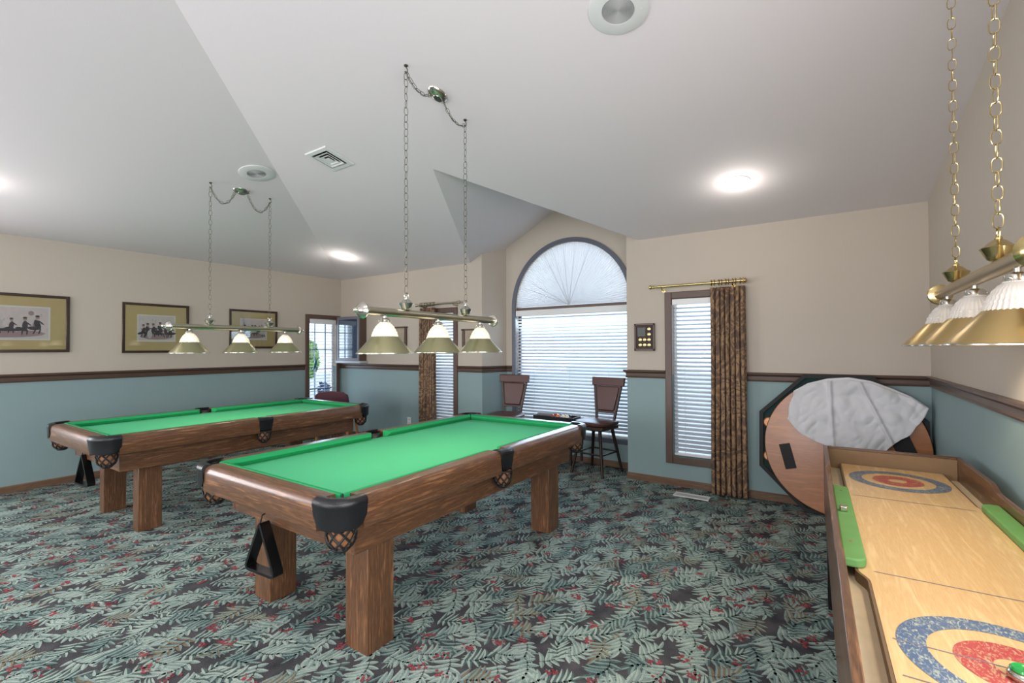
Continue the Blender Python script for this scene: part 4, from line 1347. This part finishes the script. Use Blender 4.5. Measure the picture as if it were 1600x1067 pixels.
for (bx_, by_, c), nm in zip(balls, names):
    m = MB(); m.sphere((0, 0, .0285), .0285, 8)
    o = m.build('pool_ball', mat('ball_' + nm.replace(' ', '_'), rgb(*c), .12, coat=.5), None, angle=180)
    o.location = (-2.70 + bx_, 5.0 + by_, .5745)
    setp(o, nm + ' pool ball lying in the black tray on the cart', 'pool ball', 'balls in the tray')

# chair behind the far table
t = thing('side_chair', (-5.86, 4.22, 0), 'maroon backed chair with orange wood legs behind the farther pool table', 'chair', None, R(35))
m = MB()
pts = [(-.23, .48), (-.235, .70), (-.225, .78), (-.17, .825), (0, .845), (.17, .825), (.225, .78), (.235, .70), (.23, .48)]
vs = [(x, -.235 + .0 - (z - .48) * .12 - .02 + .04 * (x / .23) ** 2, z) for x, z in pts] + [(x, -.235 - (z - .48) * .12 + .02 + .04 * (x / .23) ** 2, z) for x, z in pts]
n = len(pts)
m.add(vs, [tuple(range(n)), tuple(range(n, 2 * n))[::-1]] + [(i, (i + 1) % n, n + (i + 1) % n, n + i) for i in range(n)])
m.build('backrest', maroon, t, bevel=.01, seg=3)
m = MB(); m.box(-.24, .24, -.22, .24, .42, .48); m.build('seat', maroon, t, bevel=.02, seg=3)
for sx in (-1, 1):
    for sy in (-1, 1):
        m = MB(); m.tube([(sx * .20, sy * .20 , .42), (sx * .225, sy * .23, 0)], [.022, .016], 8); m.build('leg', orange_wood, t)

# ---------------------------------------------------------------- poker table tops leaning on the wall
def lean_root(name, x, y, z, tilt, label, cat):
    t = thing(name, (x, y, z), label, cat)
    t.rotation_euler = (tilt, 0, 0)
    return t
LEAN = R(-5.5)
t = lean_root('poker_table_top', 0.085, 4.768, 0.006, LEAN, 'black octagonal folding poker table top leaning on the teal wall', 'table top')
def ngon(n, r, rot=0): return [(r * math.cos(2 * PI * k / n + rot), r * math.sin(2 * PI * k / n + rot)) for k in range(n)]
Rr = .59 / math.cos(PI / 8)
oc = .59
def oct_(r): return [(p[0], p[1] + oc) for p in ngon(8, r, PI / 8)]
m = MB()
m.prism(oct_(Rr), 0.012, .045, 'y')
m.build('octagon_board', poker_green, t)
m = MB()
o1, o2 = oct_(Rr), oct_(Rr - .035)
vs = [(p[0], -.012, p[1]) for p in o1] + [(p[0], .046, p[1]) for p in o1] + [(p[0], -.012, p[1]) for p in o2] + [(p[0], .011, p[1]) for p in o2]
fs = []
for i in range(8):
    j = (i + 1) % 8
    fs += [(i, j, 8 + j, 8 + i), (i, 16 + i, 16 + j, j), (16 + i, 24 + i, 24 + j, 16 + j)]
m.add(vs, fs)
m.build('padded_rim', poker_black, t)
for k in range(8):
    for s_ in (-1, 1):
        a = 2 * PI * k / 8
        if k != 4: continue
        cx = .515 * math.cos(a) - s_ * .15 * math.sin(a); cz = .515 * math.sin(a) + s_ * .15 * math.cos(a)
        m = MB(); m.lathe([(.045, .006), (.042, .004), (.038, .011)], (cx, 0, cz + oc), 'y', 24, cap=False); m.lathe([(.038, .0105), (.036, .0115)], (cx, 0, cz + oc), 'y', 24)
        m.build('cup_holder', mat('copper_cup', rgb(178, 124, 78), .35, .3), t)
t = lean_root('round_table_top', 0.115, 4.722, 0.010, LEAN, 'round wood veneer table top with black plates leaning in front of the octagon', 'table top')
m = MB(); rd = .572
m.lathe([(rd - .004, .030), (rd, .026), (rd, .004), (rd - .004, 0.0)], (0, 0, rd), 'y', 96)
m.build('veneer_disc', poker_wood, t)
m = MB(); m.lathe([(rd + .0005, .006), (rd + .003, .010), (rd + .003, .020), (rd + .0005, .024)], (0, 0, rd), 'y', 96, cap=False)
m.build('edge_band', poker_black, t)
def plate(cx, cz, w, h, rot):
    m = MB(); m.M = Matrix.Translation((cx, 0, cz)) @ Matrix.Rotation(rot, 4, 'Y')
    m.box(-w / 2, w / 2, -.006, -.0005, -h / 2, h / 2)
    m.build('hinge_plate', poker_black, t, bevel=.004)
plate(-.395, .46, .085, .215, R(-14)); plate(.385, .655, .125, .26, R(-20)); 

# white cloth draped on it: outline in the disc's local x,z
t = lean_root('draped_cloth', 0.115, 4.722, 0.010, LEAN, 'crumpled white cloth draped over the round table top', 'cloth')
outl_top = [(-.345, 1.03), (-.24, 1.10), (-.10, 1.145), (0.05, 1.160), (.20, 1.135), (.33, 1.08), (.45, 1.02), (.555, .935)]
outl_bot = [(-.395, .78), (-.30, .68), (-.17, .60), (0.03, .555), (.14, .555), (.24, .535), (.36, .66), (.50, .82)]
def interp(L, u):
    s_ = u * (len(L) - 1); i = min(int(s_), len(L) - 2); f = s_ - i
    return (L[i][0] * (1 - f) + L[i + 1][0] * f, L[i][1] * (1 - f) + L[i + 1][1] * f)
from mathutils import noise as mn
def fn(u, v):
    a = interp(outl_top, u); b_ = interp(outl_bot, u)
    sx, sz = b_[0] * (1 - v) + a[0] * v, b_[1] * (1 - v) + a[1] * v
    nz_ = abs(mn.noise(Vector((sx * 5 + sz * 2, sz * 4, 2.0)))) * .040 + abs(mn.noise(Vector((sx * 12 - sz * 5, sz * 9, 7.0)))) * .018 + mn.noise(Vector((sx * 30, sz * 24, 9.0))) * .003
    # creased folds
    f1 = sx + .02 - (sz - .55) * -.03
    fold = .030 * math.exp(-((f1 + .045) / .010) ** 2) + .026 * math.exp(-((sx - (.36 - (sz - .55) * .42)) / .012) ** 2) + .02 * max(0, math.sin((sx - .1) * 20 + sz * 4)) * .5
    y = -.022 - abs(nz_) - fold - .010 * (1 - v)
    if v > .97: y = -.004
    ed = min(u, 1 - u, v * .8) * 8
    if ed < 1:
        sx += mn.noise(Vector((sx * 9, sz * 9, 1.0))) * .018 * (1 - ed); sz += mn.noise(Vector((sx * 11, sz * 8, 4.0))) * .022 * (1 - ed)
    return (sx, y, sz)
m = MB(); m.grid(fn, 120, 80)
# hang-over behind the top edge
def fn2(u, v):
    a = interp(outl_top, u)
    return (a[0], -.004 + .034 * v, a[1] + .004 * math.sin(PI * v) - .002 * v)
m.grid(fn2, 90, 3)
m.build('cloth_fabric', cloth_m, t, angle=180, solid=.003, fix=False)

# ---------------------------------------------------------------- shuffleboard curling table
SBZ = 0.70
t = thing('shuffleboard_table', (0.335, 2.375, 0), 'long wooden shuffleboard table with blue and red ring targets along the right wall', 'game table', None, R(1.1))
HLb, HWb = 1.245, 0.325
HLn = 1.40
ld = HLb - .02
# local frame: y from -HLb (near) to HLb (far)
m = MB(); m.box(-HWb + .02, HWb - .02, -HLn + .02, HLb - .02, SBZ - .10, SBZ - .035)
m.build('gutter', gutter_m, t, smooth=False)
# playing surface: narrower at both ends where the gutters are, full width in the middle
def surf_half(side):
    # returns outline for x>0 side
    pass
gi = .235; gm = .262
L1, L2 = .49, .44
def edge_pts():
    pts = []
    pts.append((gi, -HLn + .055)); pts.append((gi, -L1 - .06))
    for k in range(1, 7):
        u = k / 6; pts.append((gi + (gm - gi) * (3 * u * u - 2 * u ** 3), -L1 - .06 + .08 * u))
    for k in range(0, 7):
        u = k / 6; pts.append((gm + (gi - gm) * (3 * u * u - 2 * u ** 3), L1 - .02 + .08 * u))
    pts.append((gi, HLb - .055))
    return pts
ep = edge_pts()
outline = ep + [(-x, y) for x, y in ep[::-1]]
# split surface to keep ngon simple: strips
m = MB()
for (x0, y0), (x1, y1) in zip(ep[:-1], ep[1:]):
    if y1 - y0 < 1e-6: continue
    m.hexa([(-x0, y0, SBZ - .035), (x0, y0, SBZ - .035), (x1, y1, SBZ - .035), (-x1, y1, SBZ - .035)], [(-x0, y0, SBZ), (x0, y0, SBZ), (x1, y1, SBZ), (-x1, y1, SBZ)])
m.build('playing_surface', board_m, t, smooth=False)
em_ = mat('dark_edge_strip', rgb(110, 86, 62), .5)
for sg in (-1, 1):
    m = MB()
    pth = [(sg * (x + .004), y) for x, y in ep]
    for (p, q) in zip(pth[:-1], pth[1:]):
        if q[1] - p[1] < 1e-6: continue
        m.hexa([(p[0] - .004, p[1], SBZ - .035), (p[0] + .004, p[1], SBZ - .035), (q[0] + .004, q[1], SBZ - .035), (q[0] - .004, q[1], SBZ - .035)],
               [(p[0] - .004, p[1], SBZ - .001), (p[0] + .004, p[1], SBZ - .001), (q[0] + .004, q[1], SBZ - .001), (q[0] - .004, q[1], SBZ - .001)])
    m.build('surface_edge', em_, t, smooth=False)
# rings (worn)
def worn(name, c, base):
    mm, nt, b = new_mat(name)
    tc = nt.nodes.new('ShaderNodeTexCoord')
    mp_ = nt.nodes.new('ShaderNodeMapping'); mp_.inputs['Scale'].default_value = (1, .5, 1); mp_.inputs['Rotation'].default_value = (0, 0, .4)
    n = nt.nodes.new('ShaderNodeTexNoise'); n.inputs['Scale'].default_value = 110; n.inputs['Detail'].default_value = 7; n.inputs['Distortion'].default_value = 1.5
    cr = nt.nodes.new('ShaderNodeValToRGB'); cr.color_ramp.elements[0].position = .50; cr.color_ramp.elements[0].color = c
    cr.color_ramp.elements[1].position = .68; cr.color_ramp.elements[1].color = base
    nt.links.new(tc.outputs['Object'], mp_.inputs[0]); nt.links.new(mp_.outputs[0], n.inputs['Vector']); nt.links.new(n.outputs[0], cr.inputs[0]); nt.links.new(cr.outputs[0], b.inputs['Base Color'])
    b.inputs['Roughness'].default_value = .35
    return mm
blue_r = worn('worn_blue_paint', rgb(74, 96, 126), rgb(180, 184, 160))
red_r = worn('worn_red_paint', rgb(168, 52, 56), rgb(196, 160, 120))
line_m = mat('grey_line_paint', rgb(120, 112, 120), .5)
def ringmesh(m, cy, r0, r1, z=SBZ + .0008, n=64):
    vs = []
    for k in range(n):
        a = 2 * PI * k / n
        vs += [(r0 * math.cos(a), cy + r0 * math.sin(a), z), (r1 * math.cos(a), cy + r1 * math.sin(a), z)]
    m.add(vs, [(2 * k, 2 * k + 1, (2 * k + 3) % (2 * n), (2 * k + 2) % (2 * n)) for k in range(n)])
for cy in (.875, -.875):
    m = MB(); ringmesh(m, cy, .155, .213); o = m.build('blue_ring', blue_r, t, smooth=False); o['label'] = 'worn blue target ring'
    m = MB(); ringmesh(m, cy, .04, .108); o = m.build('red_ring', red_r, t, smooth=False); o['label'] = 'worn red target ring'
for cy in (.465, -.465, -.875, -1.03):
    m = MB(); m.box(-.22, .22, cy - .0018, cy + .0018, SBZ + .001, SBZ + .0014)
    m.build('court_line', line_m, t, smooth=False)
# side boards with the stepped wavy top
def side_profile():
    zt, zm = .795, .768
    pts = [(-HLn, .40), (HLb, .40), (HLb, zt), (.66, zt)]
    for k in range(1, 9):
        u = k / 8; pts.append((.66 - .12 * u, zt + (zm - zt) * (3 * u * u - 2 * u ** 3)))
    for k in range(0, 9):
        u = k / 8; pts.append((-.55 - .03 * u, zm + (zt - zm) * (3 * u * u - 2 * u ** 3)))
    pts.append((-HLn, zt))
    return pts
for sg in (-1, 1):
    m = MB(); m.prism(side_profile(), sg * HWb, sg * (HWb - .022), 'x')
    m.build('side_board', wood_y, t, bevel=.003)
for sg in (-1, 1):
    he = HLb if sg > 0 else HLn
    m = MB(); m.box(-HWb + .022, HWb - .022, sg * he, sg * (he - .022), .40, .795)
    m.build('end_board', wood_x, t, bevel=.003)
    m = MB(); m.box(-HWb + .023, HWb - .023, sg * (he - .023), sg * (he - .040), SBZ - .035, .782)
    m.build('end_lining', brown_felt, t)
# green blocks in the middle
for sg in (-1, 1):
    m = MB()
    x0, x1 = sg * (HWb - .024), sg * (HWb - .088)
    pts = [(x0, -.47), (x0, .50)]
    cxx = x1
    for k in range(0, 7):
        a = PI / 2 * k / 6
        pts.append((x1 + sg * .035 * (1 - math.sin(a)), .50 - .035 * (1 - math.cos(a)) - 0.0) if False else (x1 + sg * .035 * (1 - math.sin(a)), .465 + .035 * math.cos(a)))
    for k in range(0, 7):
        a = PI / 2 * k / 6
        pts.append((x1 + sg * .035 * (1 - math.cos(a)), -.435 - .035 * math.sin(a)))
    m.prism(pts, SBZ + .001, SBZ + .030, 'z')
    gb = m.build('green_block', green_block, t, bevel=.006, seg=3)
    for yy_ in (-.30, .40):
        m = MB(); m.lathe([(.006, SBZ + .0302), (.006, SBZ + .0312)], (sg * (HWb - .055), yy_, 0), n=10); m.build('screw', mat('rusty_screw', rgb(150, 106, 70), .5), gb)
m = MB(); m.box(-HWb + .036, -HWb + .064, .05, .078, SBZ + .0305, SBZ + .052)
m.build('metal_clip', chrome, t, bevel=.004)
# base: recessed cabinet frame legs
for sy in (-.75, .75):
    for sx in (-1, 1):
        m = MB(); m.box(sx * (HWb - .06), sx * (HWb - .003), sy - .05, sy + .05, 0.0, .45)
        m.build('leg', black_p, t, bevel=.004)
for sy in (-.75, .75):
    m = MB(); m.box(-HWb + .06, HWb - .06, sy - .02, sy + .02, .12, .17); m.build('leg_brace', black_p, t)
# puck
pk = thing('shuffle_puck', (0.352, 1.462, SBZ + .0022), 'green topped metal puck on the nearest red target', 'puck')
m = MB(); m.lathe([(.026, 0), (.029, .004), (.029, .010), (.027, .014), (.024, .017)], n=36); m.build('puck_body', chrome, pk)
m = MB(); m.lathe([(.0235, .0172), (.0245, .021), (.021, .025), (.016, .022), (.001, .0215)], n=36); m.build('puck_cap', mat('green_puck_plastic', rgb(20, 140, 60), .2, coat=.5), pk)
